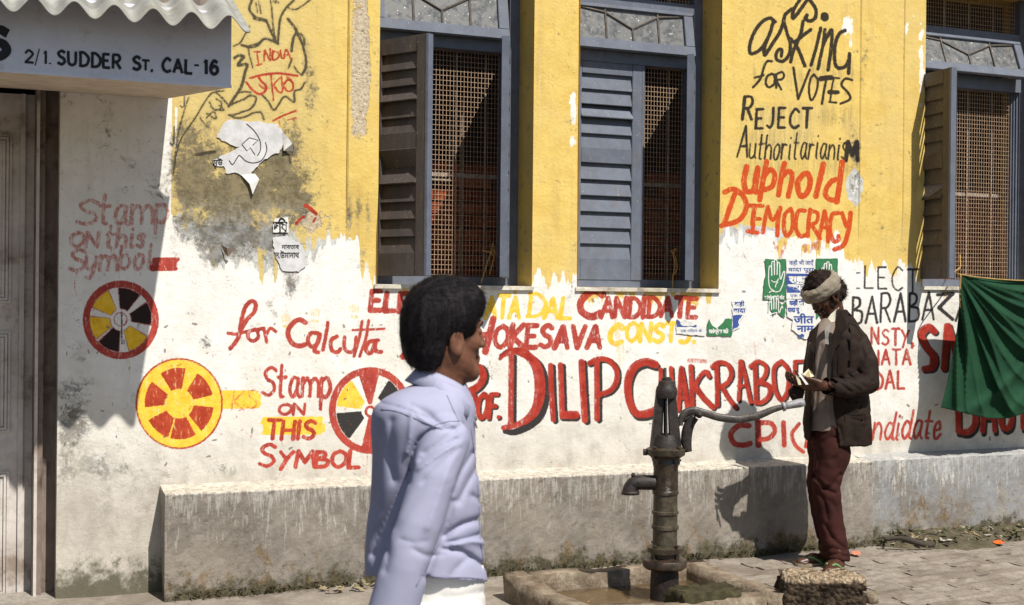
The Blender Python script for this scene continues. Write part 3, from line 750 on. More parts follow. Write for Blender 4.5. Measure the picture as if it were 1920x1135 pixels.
def part(name, bm, mat, root, bevel=0.0, smooth=False):
    return keep(bm_obj(name, bm, mat, None, smooth, bevel), root)
def leaf(win, hx, hy, z0, z1, Lw, ang, mat, slatmat, tilts, gap=None, mirrored=False):
    """louvred leaf: local u along the leaf from the hinge, v thickness; ang = world angle of u"""
    T = xfm((hx, hy, 0), ang); th = .019; st = .075; H = z1 - z0
    sh = tag(empty('shutter', (hx, hy, z0)), None); keep(sh, win)
    bm = bmesh.new()
    for u0, u1 in ((0, st), (Lw - st, Lw)): box(bm, (u0, -th, z0), (u1, th, z1), T)
    rails = [(z0, z0 + .12), (z0 + H * .53, z0 + H * .53 + .085), (z1 - .085, z1)]
    for r0, r1 in rails: box(bm, (st + .0005, -th * .92, r0), (Lw - st - .0005, th * .92, r1), T)
    eb = bmesh.new(); box(eb, (Lw + .0003, -th, z0 + .002), (Lw + .0035, th, z1 - .002), T); box(eb, (Lw - .012, -th - .0022, z0 + .002), (Lw + .0003, -th - .0003, z1 - .002), T); eo = bm_obj('shutter_lit_edge', eb, BLUE); eo.parent = sh; eo.matrix_parent_inverse = Matrix.Translation(-Vector(sh.location))  # added edge strip in the unshaded paint, so the leaf edge looks sunlit
    f = bm_obj('shutter_frame', bm, mat, bevel=.0025); f.parent = sh; f.matrix_parent_inverse = Matrix.Translation(-Vector(sh.location)) 
    tz = []
    for (a, b), n in (((rails[0][1], rails[1][0]), 6), ((rails[1][1], rails[2][0]), 5)):
        p = (b - a) / n
        for k in range(n): tz.append((a + p * (k + .5), p))
    for i, (zc, p) in enumerate(tz):
        t = tilts(i)
        sb = bmesh.new(); A = T @ Matrix.Translation((0, 0, zc)) @ Matrix.Rotation(t, 4, 'X')
        box(sb, (st - .004, -.005, -p * .57), (Lw - st + .004, .005, p * .57), A)
        s_ = bm_obj('louvre_slat', sb, slatmat, bevel=.002); s_.parent = sh; s_.matrix_parent_inverse = Matrix.Translation(-Vector(sh.location))
    return sh
def make_window(i, a, b, c, d, lab, langs, group=None):
    win = tag(empty('window', ((a + b) / 2, .2, c)), lab); keep(win, building)
    yf = .20; head = c + 1.30; bm = bmesh.new()
    box(bm, (a + .002, yf, c), (a + .06, yf + .09, d)); box(bm, (b - .06, yf, c), (b - .002, yf + .09, d))
    box(bm, (a + .0605, yf + .002, c), (b - .0605, yf + .088, c + .05)); box(bm, (a + .0605, yf - .012, head), (b - .0605, yf + .088, head + .085)); box(bm, (a + .0605, yf + .002, head + .325), (b - .0605, yf + .088, head + .385))
    part('window_frame', bm, BLUE, win, .003)
    bm = bmesh.new()   # moulded inner bead on the right jamb
    for k in range(3): box(bm, (b - .062 - .012 * (k + 1), yf + .012 * (k + 1), c + .051), (b - .0625 - .012 * k, yf + .085, head - .002))
    part('jamb_moulding', bm, BLUE, win, .002)
    # transom sash, bottom edge pushed out
    zt0, zt1 = head + .055, head + .322; H = zt1 - zt0
    T = Matrix.Translation((0, yf - .002, zt1)) @ Matrix.Rotation(math.radians(-10 if i < 2 else -20), 4, 'X')
    A0, A1 = a + .012, b - .088
    bm = bmesh.new(); rw = .058
    box(bm, (A0, -.03, -H), (A1, 0, -H + rw), T); box(bm, (A0, -.03, -.022), (A1, 0, 0), T)
    box(bm, (A0, -.029, -H + rw + .0005), (A0 + .06, -.001, -.0225), T); box(bm, (A1 - .06, -.029, -H + rw + .0005), (A1, -.001, -.0225), T)
    sash = part('transom_sash', bm, BLUE, win, .0025)
    gx0, gx1 = A0 + .06, A1 - .06; gz0, gz1 = -H + rw, -.022; w_ = (gx1 - gx0) / 4; m1, m2, m3 = gx0 + w_, gx0 + 2 * w_, gx0 + 3 * w_; zt = gz0 + (gz1 - gz0) * .42; zm = gz0 + (gz1 - gz0) * .88
    segs = [((m1, gz0), (m1, gz1)), ((m3, gz0), (m3, gz1)), ((m2, gz0), (m2, zt)), ((m2, zt), (m1, zm)), ((m2, zt), (m3, zm)), ((m1, zm), (gx0, gz1)), ((m3, zm), (gx1, gz1))]
    bm = bmesh.new()
    for p, q in segs:
        P, Q = T @ Vector((p[0], -.017, p[1])), T @ Vector((q[0], -.017, q[1])); tube(bm, [P, Q], .0065, 5)
    part('glazing_bars', bm, LEAD, win)
    polys = [[(gx0, gz0), (m1, gz0), (m1, zm), (gx0, gz1)], [(m1, gz0), (m2, gz0), (m2, zt), (m1, zm)], [(m2, gz0), (m3, gz0), (m3, zm), (m2, zt)], [(m3, gz0), (gx1, gz0), (gx1, gz1), (m3, zm)], [(m1, zm), (m2, zt), (m3, zm), (m3, gz1), (m1, gz1)]]
    for pl in polys:
        bm = bmesh.new(); j = random.uniform(-.002, .002)
        vs = [bm.verts.new(T @ Vector((x, -.012 + j, z))) for x, z in pl]; vb = [bm.verts.new(T @ Vector((x, -.008 + j, z))) for x, z in pl]
        bm.faces.new(vs); bm.faces.new(vb[::-1])
        for k in range(len(pl)): bm.faces.new((vs[k], vs[(k + 1) % len(pl)], vb[(k + 1) % len(pl)], vb[k]))
        part('glass_pane', bm, GLASS, win)
    # wire mesh and bars
    bm = bmesh.new(); ym = .245; r_ = .00125
    x = a + .05
    while x < b - .03:
        for (za, zb) in ((c + .05, head), (head + .09, d)):
            for s1, s2 in (((-r_), r_),):
                box(bm, (x - r_, ym - r_, za), (x + r_, ym + r_, zb))
        x += .0205
    z = c + .06
    while z < d - .02:
        if not (head < z < head + .09): box(bm, (a + .04, ym + .002, z - r_), (b - .02, ym + .002 + 2 * r_, z + r_))
        z += .0275
    part('wire_mesh', bm, WIRE, win)
    for k in range(1, 5):
        x = a + (b - a) * k / 5 + .02
        bm = bmesh.new(); tube(bm, [(x, ym + .075, c + .02), (x, ym + .075, d)], .0055, 7); part('security_bar', bm, WBAR, win)
    for z in (c + .62,):
        bm = bmesh.new(); box(bm, (a, ym + .082, z - .012), (b, ym + .088, z + .012)); part('cross_bar', bm, WBAR, win)
    return win
lab = ['left window with its left shutter swung out and rope tied at the right', 'middle window with its left shutter shut and rope hanging inside', 'right window above the green cloth, its left shutter swung out']
win0 = make_window(0, *WIN[0], lab[0], None); win1 = make_window(1, *WIN[1], lab[1], None); win2 = make_window(2, *WIN[2], lab[2], None)
def tl(flat, openi=()):
    return lambda i: (math.radians(-13 + random.uniform(-2.5, 2.5)) if i not in openi else math.radians(openi[i])) * flat
za, zb = 1.562, 2.832
LL = .445
leaf(win0, WIN[0][0] + .02, .175, za, zb - .02, .40, math.atan2(-.33, .20), BLUESHADE, BLUESHADE, tl(1, {5: 25, 0: -14, 4: -30, 8: -30}))
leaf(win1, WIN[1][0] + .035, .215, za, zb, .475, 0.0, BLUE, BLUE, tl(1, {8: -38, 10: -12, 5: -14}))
leaf(win2, WIN[2][0] + .02, .185, za + .035, zb + .04, .47, math.atan2(-.465, -.03), BLUESHADE, BLUESHADE, tl(1, {4: -30}))
for w_, (a, b, c, d) in ((win0, WIN[0]), (win1, WIN[1])):
    sl_ = (b - .075) / 6.64; leaf(w_, b - .078, .18, za, zb, .40, math.atan2(-1, -(sl_ + .035)), BLUE, BLUE, tl(-1))
for w_, (a, b, c, d) in ((win0, WIN[0]), (win1, WIN[1])):
    hk = bmesh.new(); tube(hk, [(b - .10, .17, c + .20), (b - .10, .14, c + .21), (b - .10, .13, c + .17)], .004, 6); part('latch', hk, WBAR, w_)
# pipes and boxes fixed to the bricks inside
for (a, b, c, d), L_ in zip(WIN, ('white water pipes inside the left window', 'white water pipe inside the middle window', 'white water pipes inside the right window')):
    bm = bmesh.new(); yb = .645
    def T_(*P): tube(bm, [(a + u, yb, c + v) for u, v in P], .011, 7)
    T_((.24, -.05), (.24, .62)); T_((.10, .30), (.52, .30)); T_((.42, .05), (.42, .30)); T_((.70, .0), (.70, 1.1)); T_((.24, .62), (.62, .62), (.62, .95))
    box(bm, (a + .29, yb - .02, c + .33), (a + .50, yb + .02, c + .365)); box(bm, (a + .30, yb - .02, c + .05), (a + .38, yb + .02, c + .09))
    tag(bm_obj('water_pipe', bm, WBAR), L_, 'pipe')
# ropes
ROPE = simple('coir_rope', (.50, .33, .12), (.30, .18, .06), 90, .95, .5, .002)
def rope(name, paths, r, lab_):
    bm = bmesh.new()
    for P in paths: tube(bm, catmull(P, 5), r, 6)
    o = bm_obj(name, bm, ROPE, smooth=True); tag(o, lab_, 'rope'); return o
def wp_(L, y): return [tuple(atY(px, py, y)) for px, py in L]
rope('rope_tie', [wp_([(925, 455), (922, 470), (915, 490), (908, 512), (902, 532)], .05), wp_([(925, 458), (928, 475), (922, 500), (918, 515)], .06), wp_([(926, 468), (916, 472), (905, 469)], .05), wp_([(921, 466), (929, 474), (924, 478), (920, 470)], .045)], .0045, 'frayed straw coloured rope tied to the left window')
rope('rope_tie', [wp_([(1268, 466), (1263, 478), (1266, 495), (1262, 520), (1261, 545), (1262, 575)], .03), wp_([(1268, 466), (1260, 472), (1266, 480), (1270, 500), (1265, 515)], .04)], .0042, 'thin knotted rope hanging from the middle window')
# ------------------------------------------------------------------ doorway at the left
DOORW = simple('dusty_white_door_paint', (.62, .58, .54), (.50, .46, .42), 14, .75, .25, .003, dirt=(.26, .21, .17))
DOORB = simple('brown_door_frame_paint', (.26, .21, .18), (.18, .14, .115), 20, .7, .3, .003, (1, 1, .3), dirt=(.08, .06, .05))
door = tag(empty('door_leaf', (-.1, .2, 0)), 'tall dusty white panelled door left of the painted wall', 'door')
def dpx(px, y=.20): return X(px, y, 600)
dr = dpx(62, .22)
keep(boxo('door_panel', (-1.1, .225, -.12), (dr, .26, 2.42), DOORW), door)
pe = dpx(20, .2); 
def zz(py, px=10, y=.2): return Zh(px, py, y)
for zt, zb_ in ((3.0, zz(569)), (zz(622), zz(812)), (zz(885), -.02)):
    zt = min(zt, 2.22)
    for k, (off, hh) in enumerate(((0, .010), (.014, .016), (.030, .008))):
        bm = bmesh.new(); x1 = pe - off; t = .011
        box(bm, (x1 - t, .225 - hh, zb_ + off), (x1, .2245, zt - off)); box(bm, (-.9, .225 - hh, zb_ + off), (x1 - t - .0003, .2245, zb_ + off + t)); box(bm, (-.9, .225 - hh, zt - off - t), (x1 - t - .0003, .2245, zt - off))
        keep(bm_obj('panel_moulding', bm, DOORW, bevel=.002), door)
keep(boxo('door_stile', (dpx(36, .2), .205, -.12), (dpx(45, .2), .2245, 2.42), DOORW, bevel=.004), door)
frame = tag(empty('door_frame', (.2, .1, 0)), 'dark brown moulded door frame between the white door and the wall', 'door frame')
keep(boxo('jamb', (dr + .001, .10, -.12), (dpx(82, .1), .28, 2.45), DOORB, bevel=.008), frame)
keep(boxo('jamb', (dpx(82, .1) + .001, .15, -.12), (DOORX + .02, .30, 2.45), DOORB, bevel=.004), frame)
keep(boxo('jamb_bead', (dpx(66, .09), .083, -.12), (dpx(72, .09), .099, 2.45), DOORW, bevel=.006), frame)
keep(boxo('head', (-1.1, .12, 2.452), (DOORX + .02, .30, 2.6), DOORB, bevel=.006), frame)
keep(boxo('door_step', (-3, -.02, -.12), (DOORX - .002, .2, .0), simple('worn_step', (.33, .30, .26))), building)
bm = bmesh.new()
bm.faces.new([bm.verts.new(v) for v in ((DOORX, -.004, -.15), (DOORX, .35, -.15), (DOORX, .35, 2.6), (DOORX, -.004, 2.6))]); box(bm, (-3, .0, 2.6), (DOORX, .35, 4.6)); box(bm, (-3, .3, -.15), (-1.1, .35, 2.6))
keep(bm_obj('door_reveal', bm, simple('tan_limewash', (.60, .52, .42), (.40, .33, .26), 10, dirt=(.2, .15, .11))), building)  # tan limewash with brown dirt blotches

# ------------------------------------------------------------------ sign box over the door
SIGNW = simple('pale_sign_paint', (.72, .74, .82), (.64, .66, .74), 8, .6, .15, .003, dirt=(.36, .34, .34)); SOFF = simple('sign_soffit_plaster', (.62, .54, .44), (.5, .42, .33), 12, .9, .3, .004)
yfa = -1.0
pt = atY(433, 38, yfa); pb = atY(433, 163, yfa); pbl = atY(0, 130, yfa)
zb0 = float(pb[2]); zt0_ = float(pt[2]) + .03; xr = float(pb[0])
wj = atY(316, 184, 0.0)
sign = tag(empty('sign_board', (xr - .6, yfa, zb0)), 'pale blue sign box lettered with a street address above the doorway', 'sign')
V = [(-2.6, yfa, zb0), (xr, yfa, zb0), (xr, yfa, zt0_), (-2.6, yfa, zt0_), (-2.6, 0, wj[2]), (wj[0], 0, wj[2]), (wj[0], 0, zt0_), (-2.6, 0, zt0_)]
keep(mesh_obj('board', [(x, y if y else -.005, z) for x, y, z in V], [(0, 1, 2, 3), (1, 5, 6, 2), (3, 2, 6, 7)], SIGNW), sign)
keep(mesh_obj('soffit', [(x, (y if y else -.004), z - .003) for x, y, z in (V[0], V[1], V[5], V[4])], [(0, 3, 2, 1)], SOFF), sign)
keep(boxo('edge_strip', (-2.6, yfa - .006, zb0 - .006), (xr + .002, yfa - .0005, zb0 + .006), SIGNW), sign)
BLKP = simple('black_sign_paint', (.02, .02, .025), (.015, .015, .02), 20, .5, .1)
REDP = simple('red_sign_paint', (.3, .04, .02))
def text_mesh(s, size, mat, T, off=0.0, ext=.0006, name='lettering', align='LEFT', sx=1.0):
    cu = bpy.data.curves.new('t', 'FONT'); cu.body = s; cu.size = size; cu.offset = off; cu.extrude = ext; cu.align_x = align; cu.resolution_u = 3
    to = bpy.data.objects.new('t', cu); COL.objects.link(to); dg = bpy.context.evaluated_depsgraph_get()
    me = bpy.data.meshes.new_from_object(to.evaluated_get(dg)); bpy.data.objects.remove(to)
    me.transform(Matrix.Diagonal((sx, 1, 1, 1))); me.transform(T); me.materials.clear(); me.materials.append(mat)
    o = bpy.data.objects.new(name, me); COL.objects.link(o); return o
FACE = Matrix.Rotation(math.radians(90), 4, 'X')
def sign_text(txt, x0, x1, base, h, hw, sp=.2, slope=.076):
    wt = [G[c][0] for c in txt]; sx = (x1 - x0) / (sum(wt) + sp * (len(txt) - 1)); cx = x0
    for c, wd in zip(txt, wt):
        bm = bmesh.new(); k = 0
        for sm, P in G[c][1]:
            k += 1; Q = [(cx + u * wd * sx, base + (cx + u * wd * sx - x0) * slope - v * h) for u, v in P]; Q = catmull(Q, 7) if (sm and len(Q) > 2) else np.array(Q, float); y_ = yfa - .002 - k * .0002
            for i in range(len(Q) - 1):
                d = Q[i + 1] - Q[i]; d = d / (np.linalg.norm(d) + 1e-9); n_ = np.array([-d[1], d[0]]) * hw; e = d * hw * .35; yy = y_ - i * .00002
                bm.faces.new([bm.verts.new(atY(*q, yy)) for q in (Q[i] - e + n_, Q[i + 1] + e + n_, Q[i + 1] + e - n_, Q[i] - e - n_)])
        keep(bm_obj('letter', bm, BLKP), sign); cx += (wd + sp) * sx
g('2', .65, '~.05,.75 .4,1 .85,.75 .6,.45 .05,.02', '0,.02 .9,.02'); g('1', .25, '.5,0 .5,1', '.5,1 .1,.8'); g('6', .7, '~.8,.88 .45,1 .1,.6 .1,.2 .45,0 .85,.2 .8,.5 .45,.6 .12,.4'); g('-', .5, '.1,.45 .85,.45')
for s_, a, b, base, h, hw in (('2', 47, 64, 117, 23, 2.2), ('/', 66, 77, 120, 26, 1.1), ('1.', 83, 97, 119, 23, 2.2), ('SUDDER', 108, 228, 120, 25, 2.7), ('S', 249, 265, 130, 24, 2.9), ('T,', 267, 288, 131, 18, 2.2), ('CAL', 305, 361, 134, 25, 2.8), ('-', 364, 374, 133, 24, 1.8), ('16', 384, 410, 138, 25, 3.0)):
    sign_text(s_, a, b, base, h, hw)
sign_text('S', -20, 18, 106, 50, 8.5, slope=0)
# iron hook under the box
bm = bmesh.new(); hp = wj + np.array([.06, -.12, 0]); tube(bm, [hp + np.array([0, 0, .03]), hp + np.array([0, 0, -.05]), hp + np.array([-.01, 0, -.06]), hp + np.array([-.02, 0, -.05])], .004, 6)
keep(bm_obj('hook', bm, DOORB), sign)
# corrugated sheet
CORR = simple('weathered_asbestos_sheet', (.36, .36, .335), (.22, .22, .20), 9, .9, .5, .004, dirt=(.22, .21, .16))
ye = -1.2; er = atY(470, 45, ye); ze = float(er[2]); xre = float(er[0])
awn = tag(empty('awning', (xre - 1, ye, ze)), 'corrugated grey sheet awning above the sign box', 'awning')
nx, ny = 420, 10; pitch = .1485; amp = .031; L0 = 3.5; V = []; Fc = []
for lay in (0, 1):
    for j in range(ny + 1):
        for i in range(nx + 1):
            x = xre - L0 * (1 - i / nx); s = j / ny; y = ye + .58 * s; z = ze + .29 * s + amp * math.cos(2 * math.pi * (xre - x) / pitch + 2.6) - lay * .008 + (.002 * math.sin(x * 9) if j else 0)
            V.append((x, y, z))
N1 = (nx + 1) * (ny + 1)
for j in range(ny):
    for i in range(nx):
        a = j * (nx + 1) + i; Fc.append((a, a + 1, a + nx + 2, a + nx + 1)); Fc.append((a + N1, a + N1 + nx + 1, a + N1 + nx + 2, a + N1 + 1))
for i in range(nx): Fc.append((i, i + N1, i + 1 + N1, i + 1))
for j in range(ny):
    a = j * (nx + 1) + nx; Fc.append((a, a + N1, a + nx + 1 + N1, a + nx + 1))
keep(mesh_obj('corrugated_sheet', V, Fc, CORR, smooth=True), awn)
keep(boxo('rafter', (-2.4, -.9, zt0_ + .02), (xr - .05, -.83, zt0_ + .07), DOORB), awn)
# ------------------------------------------------------------------ ground
def ground_mat(name, c1, c2, dirt, sc=6, mossy=.0):
    m = M(name); a = m.noise(sc, 7, .68); b = m.noise(60, 5, .7); c = m.mix(m.ss(a, .33, .68), c1, c2); c = m.mix(m.ma('MULTIPLY', m.ss(b, .5, .68), .6), c, dirt)
    c = m.mix(m.ma('MULTIPLY', m.ss(m.noise(2.3, 5, .7), .5, .62), .45), c, dirt)
    m.col(c); m.bump(m.ma('ADD', a, m.ma('MULTIPLY', b, .5)), .7, .012); return m.m
G_ROAD = ground_mat('dusty_street', (.075, .065, .055), (.12, .105, .09), (.05, .04, .03)); G_PAV = ground_mat('worn_pavement', (.22, .19, .155), (.32, .282, .235), (.125, .10, .072), 5)
G_DIRT = ground_mat('mossy_gutter_soil', (.06, .05, .03), (.13, .11, .07), (.045, .05, .02), 12)
def sheet(name, x0, x1, y0, y1, z, mat, n=1, amp=0.0):
    xs_ = np.linspace(x0, x1, n + 1); ys_ = np.linspace(y0, y1, n + 1)
    V = [(x, y, z + amp * (math.sin(x * 5.1 + y * 3) + math.sin(x * 2.2 - y * 6.7) + .6 * math.sin(x * 13 + y * 11))) for y in ys_ for x in xs_]
    return tag(mesh_obj(name, V, [(j * (n + 1) + i, j * (n + 1) + i + 1, (j + 1) * (n + 1) + i + 1, (j + 1) * (n + 1) + i) for j in range(n) for i in range(n)], mat, smooth=n > 1), kind='structure')
sheet('ground', -60, 60, -60, 60, -.20, G_ROAD)
street = sheet('street', -12, 14, -9, -1.2, -.125, G_ROAD, 60, .004)
# pavement: concrete apron, left and middle
pav = tag(empty('pavement', (2, -.8, 0)), 'worn grey pavement at the foot of the wall', kind='structure')
n = 150; V = []; Fc = []
def edge_y(x):      # broken street-side edge of the pavement
    return -1.95 + .05 * math.sin(x * 3.1) + .03 * math.sin(x * 8.3)
x_ = np.linspace(-3, 9.5, n + 1)
for i, x in enumerate(x_):
    ey = edge_y(x)
    for j in range(25):
        t = j / 22
        if j <= 22: V.append((x, .05 + (ey - .05) * t, -.006 + .004 * math.sin(x * 4 + t * 9) + .003 * math.sin(x * 11 - t * 17)))
        else: V.append((x, ey - .012, -.05 if j == 23 else -.21))
for i in range(n):
    for j in range(24): Fc.append((i * 25 + j, i * 25 + j + 1, (i + 1) * 25 + j + 1, (i + 1) * 25 + j))
keep(mesh_obj('concrete_apron', V, Fc, G_PAV, smooth=True), pav)
# worn stone setts to the right
STN = [ground_mat('sett_stone_' + str(k), *cs, 14) for k, cs in enumerate((((.215, .185, .15), (.31, .272, .225), (.12, .098, .072)), ((.23, .20, .162), (.325, .288, .238), (.13, .105, .078)), ((.19, .16, .127), (.285, .248, .203), (.11, .086, .062))))]
sett_me = []
for k in range(9):
    bm = bmesh.new(); vs = box(bm, (-.5, -.5, -.05), (.5, .5, .012))
    for v in bm.verts: v.co.x += random.uniform(-.02, .02); v.co.y += random.uniform(-.03, .03)
    bmesh.ops.subdivide_edges(bm, edges=[e for e in bm.edges if abs(e.verts[0].co.z - e.verts[1].co.z) < .001 and e.verts[0].co.z > 0], cuts=1, use_grid_fill=True)
    for v in bm.verts:
        if v.co.z > .009: v.co.z += random.uniform(-.004, .004) - .006 * (max(abs(v.co.x), abs(v.co.y)) > .4)
    o = bm_obj('sett', bm, STN[k % 3], smooth=False); sett_me.append(o.data); bpy.data.objects.remove(o)
y = -.36; r_ = 0; cnt = 0
while y > -1.88 and cnt < 290:
    dy = random.uniform(.085, .12); x = 3.62 + random.uniform(-.2, 0) + (0.25 if y > -.5 else 0)
    while x < 6.6 and cnt < 290:
        dx = random.uniform(.20, .34)
        if proj(np.array([x + dx, y, 0]))[0] > 1990: break
        if not (x < 3.95 and y < -1.05):
            o = bpy.data.objects.new('sett', random.choice(sett_me)); COL.objects.link(o); o.location = (x + dx / 2, y - dy / 2, random.uniform(-.003, .002) - .006)
            o.scale = (dx * 1.0, dy * 1.0, 1); o.rotation_euler = (random.uniform(-.03, .03), random.uniform(-.02, .02), random.uniform(-.05, .05) + .05); keep(o, pav); cnt += 1
        x += dx
    y -= dy
print('setts', cnt)
# gutter strip with moss and rubbish at the wall foot
def clump(name, n, region, zf, size, mats, seed, flat=.5):
    r = random.Random(seed); bm = bmesh.new()
    for _ in range(n):
        x = r.uniform(*region[0]); y_ = r.uniform(*region[1]); s = r.uniform(*size); z = zf(x, y_)
        a = r.uniform(0, 6.28); tl_ = r.uniform(-flat, flat); R = Matrix.Translation((x, y_, z)) @ Matrix.Rotation(a, 4, 'Z') @ Matrix.Rotation(tl_, 4, 'X') @ Matrix.Rotation(r.uniform(-flat, flat), 4, 'Y')
        pts = [(-s, 0, 0), (-.3 * s, -.35 * s, .1 * s), (s * .6, -.25 * s, .05 * s), (s, 0, .2 * s), (.3 * s, .4 * s, .05 * s), (-.5 * s, .3 * s, .12 * s)]
        f = bm.faces.new([bm.verts.new(R @ Vector(p)) for p in pts]); f.material_index = r.randrange(len(mats))
    me = bpy.data.meshes.new(name); bm.to_mesh(me); bm.free()
    for mt in mats: me.materials.append(mt)
    o = bpy.data.objects.new(name, me); COL.objects.link(o); return o
LEAFM = [simple('dead_leaf_' + str(k), c, None, 30, .8) for k, c in enumerate(((.13, .10, .05), (.30, .24, .13), (.07, .085, .03), (.40, .37, .30), (.06, .05, .04)))]
MOSS = [simple('moss_' + str(k), c, None, 60, 1) for k, c in enumerate(((.035, .038, .016), (.055, .058, .025), (.05, .04, .02)))]
nn = 80; V = []; Fc = []
for i in range(nn + 1):
    x = PL1 - .05 + i * 4.2 / nn
    for j in range(7):
        t = j / 6; rp = min(1, .25 + i / 9); V.append((x, -.10 - .36 * rp * t * (1 + .22 * math.sin(x * 5) + .12 * math.sin(x * 13)), .055 * min(1, .3 + i / 12) * (1 - t ** 1.5) + (.008 * math.sin(x * 21 + j * 2) if 0 < j < 6 else 0) - .004 + (.012 if j < 6 else -.01)))
for i in range(nn):
    for j in range(6): Fc.append((i * 7 + j, i * 7 + j + 1, (i + 1) * 7 + j + 1, (i + 1) * 7 + j))
tag(mesh_obj('gutter_dirt', V, Fc, G_DIRT, smooth=True), kind='structure')
tag(clump('leaf_litter', 620, ((PL1, 8), (-.43, -.13)), lambda x, y_: .065 + (.13 + y_) * -.02 - max(0, -.2 - y_) * .17, (.008, .030), LEAFM, 3), 'dead leaves and scraps along the right foot of the wall', kind='stuff')
tag(clump('moss', 1500, ((PL0 + .05, 8), (-.245, -.19)), lambda x, y_: .004 + random.uniform(0, .028), (.006, .016), MOSS, 4, 1.2), 'dark green moss along the wall foot', kind='stuff')
tag(clump('debris', 110, ((1.5, 2.35), (-.36, -.22)), lambda x, y_: .01 + random.uniform(0, .015), (.012, .035), [LEAFM[1], LEAFM[3], LEAFM[1]], 8, .6), 'dry leaves and chips beside the basin', kind='stuff')
def scrap(name, px, py, sz, c, lab, seed):
    r = random.Random(seed); p = atZ(px, py, .025); bm = bmesh.new(); n_ = 9
    ctr = bm.verts.new((p[0], p[1], p[2] + sz * .25)); rim = [bm.verts.new((p[0] + sz * r.uniform(.5, 1.1) * math.cos(2 * math.pi * k / n_), p[1] + sz * r.uniform(.4, .8) * math.sin(2 * math.pi * k / n_), p[2] - .01 + sz * r.uniform(0, .35))) for k in range(n_)]
    for k in range(n_): bm.faces.new((ctr, rim[k], rim[(k + 1) % n_]))
    o = bm_obj(name, bm, simple('scrap_' + lab[:6], c, None, 40)); return tag(o, lab, 'litter')
scrap('paper_scrap', 1605, 1036, .045, (.75, .22, .14), 'crumpled pink red paper scrap beside the trouser leg', 1)
scrap('paper_scrap', 1872, 1016, .05, (.75, .12, .02), 'orange red scrap in the leaf litter at the far right', 2)
p = atZ(1700, 1024, .03)
bm = bmesh.new(); tube(bm, catmull([p + np.array(q) for q in ((-.10, .08, .03), (-.02, .03, .04), (.06, -.02, .02), (.13, -.03, .0), (.17, -.04, .01))], 4), [.012] * 5 + [.018] * 6 + [.014] * 5 + [.01], 7)
tag(bm_obj('dead_stalk', bm, LEAFM[4], smooth=True), 'dark withered stalk lying on the leaf litter', 'debris')

# ------------------------------------------------------------------ basin
CONC = None
def conc_mat():
    m = M('wet_rough_concrete'); a = m.noise(11, 7, .72); b = m.noise(70, 5, .75); z = m.posz(2)
    c = m.mix(m.ss(a, .35, .66), (.17, .125, .085), (.36, .30, .22)); c = m.mix(m.ma('MULTIPLY', m.ss(b, .52, .66), .6), c, (.10, .075, .05)); c = m.mix(m.ma('MULTIPLY', m.ss(m.noise(5, 5, .7), .52, .66), .6), c, (.10, .085, .05))
    c = m.mix(m.ss(m.ma('ADD', z, m.ma('MULTIPLY', a, .05)), .145, .160), c, m.mix(m.ss(b, .4, .6), (.44, .38, .29), (.26, .21, .15)))
    m.col(c); m.rough(.75); m.bump(m.ma('ADD', a, m.ma('MULTIPLY', b, .7)), .9, .014); return m.m
CONC = conc_mat()
bx0, bx1, by0, by1, bz = 2.30, 3.40, -1.50, -.66, .125
basin = tag(empty('basin', (2.85, -1.1, 0)), 'low rough concrete basin around the foot of the hand pump', 'basin')
def rough_box(lo, hi, seed, amp=.0028, cut=.06):
    r = np.random.default_rng(seed); bm = bmesh.new(); box(bm, lo, hi)
    for ax in range(3):
        L_ = hi[ax] - lo[ax]
        for k in range(1, int(L_ / cut)):
            c = lo[ax] + L_ * k / int(L_ / cut); no = [0, 0, 0]; no[ax] = 1; pc = [0, 0, 0]; pc[ax] = c
            bmesh.ops.bisect_plane(bm, geom=bm.verts[:] + bm.edges[:] + bm.faces[:], plane_co=pc, plane_no=no)
    lo_, hi_ = Vector(lo), Vector(hi)
    for v in bm.verts:
        ed = sum((abs(v.co[a] - lo_[a]) < 1e-4) + (abs(v.co[a] - hi_[a]) < 1e-4) for a in range(3)); c = (lo_ + hi_) / 2; k = amp * (1 if ed < 2 else 1.6)
        v.co += Vector(r.uniform(-k, k, 3)); 
        if ed >= 2 and v.co.z > c.z: v.co += (c - v.co).normalized() * cut * .35
    return bm
wt_ = .11
for nm, lo, hi, sd in (('kerb', (bx0, by0, -.14), (bx0 + wt_, by1, bz), 1), ('kerb', (bx0 + wt_ + .001, by1 - wt_, -.14), (bx1 - wt_ - .001, by1, bz - .005), 2), ('kerb', (bx1 - wt_, by0, -.14), (bx1, by1, bz - .01), 3), ('kerb', (bx0 + wt_ + .001, by0, -.14), (bx1 - wt_ - .001, by0 + wt_, bz - .01), 4)):
    keep(bm_obj(nm, rough_box(lo, hi, sd), CONC, smooth=True), basin)
keep(bm_obj('basin_floor', rough_box((bx0 + wt_, by0 + wt_, -.14), (bx1 - wt_, by1 - wt_, .022), 5, .008, .06), ground_mat('silted_floor', (.20, .135, .07), (.36, .26, .15), (.10, .07, .035), 5), smooth=True), basin)
wm = M('murky_water'); wm.col((.13, .09, .045)); wm.rough(.06); wm.b.inputs['Specular IOR Level'].default_value = .5; wm.b.inputs['Alpha'].default_value = .55; wm.bump(wm.noise(14, 3), .12, .006)
sheet('water', bx0 + wt_ - .01, bx1 - wt_ + .01, by0 + wt_ - .01, by1 - wt_ + .01, .029, wm.m)
keep(bm_obj('mossy_mound', rough_box((2.86, -1.47, .0), (3.17, -1.27, .135), 7, .010, .03), ground_mat('wet_moss', (.025, .022, .010), (.075, .065, .03), (.015, .013, .008), 14), smooth=True), basin)
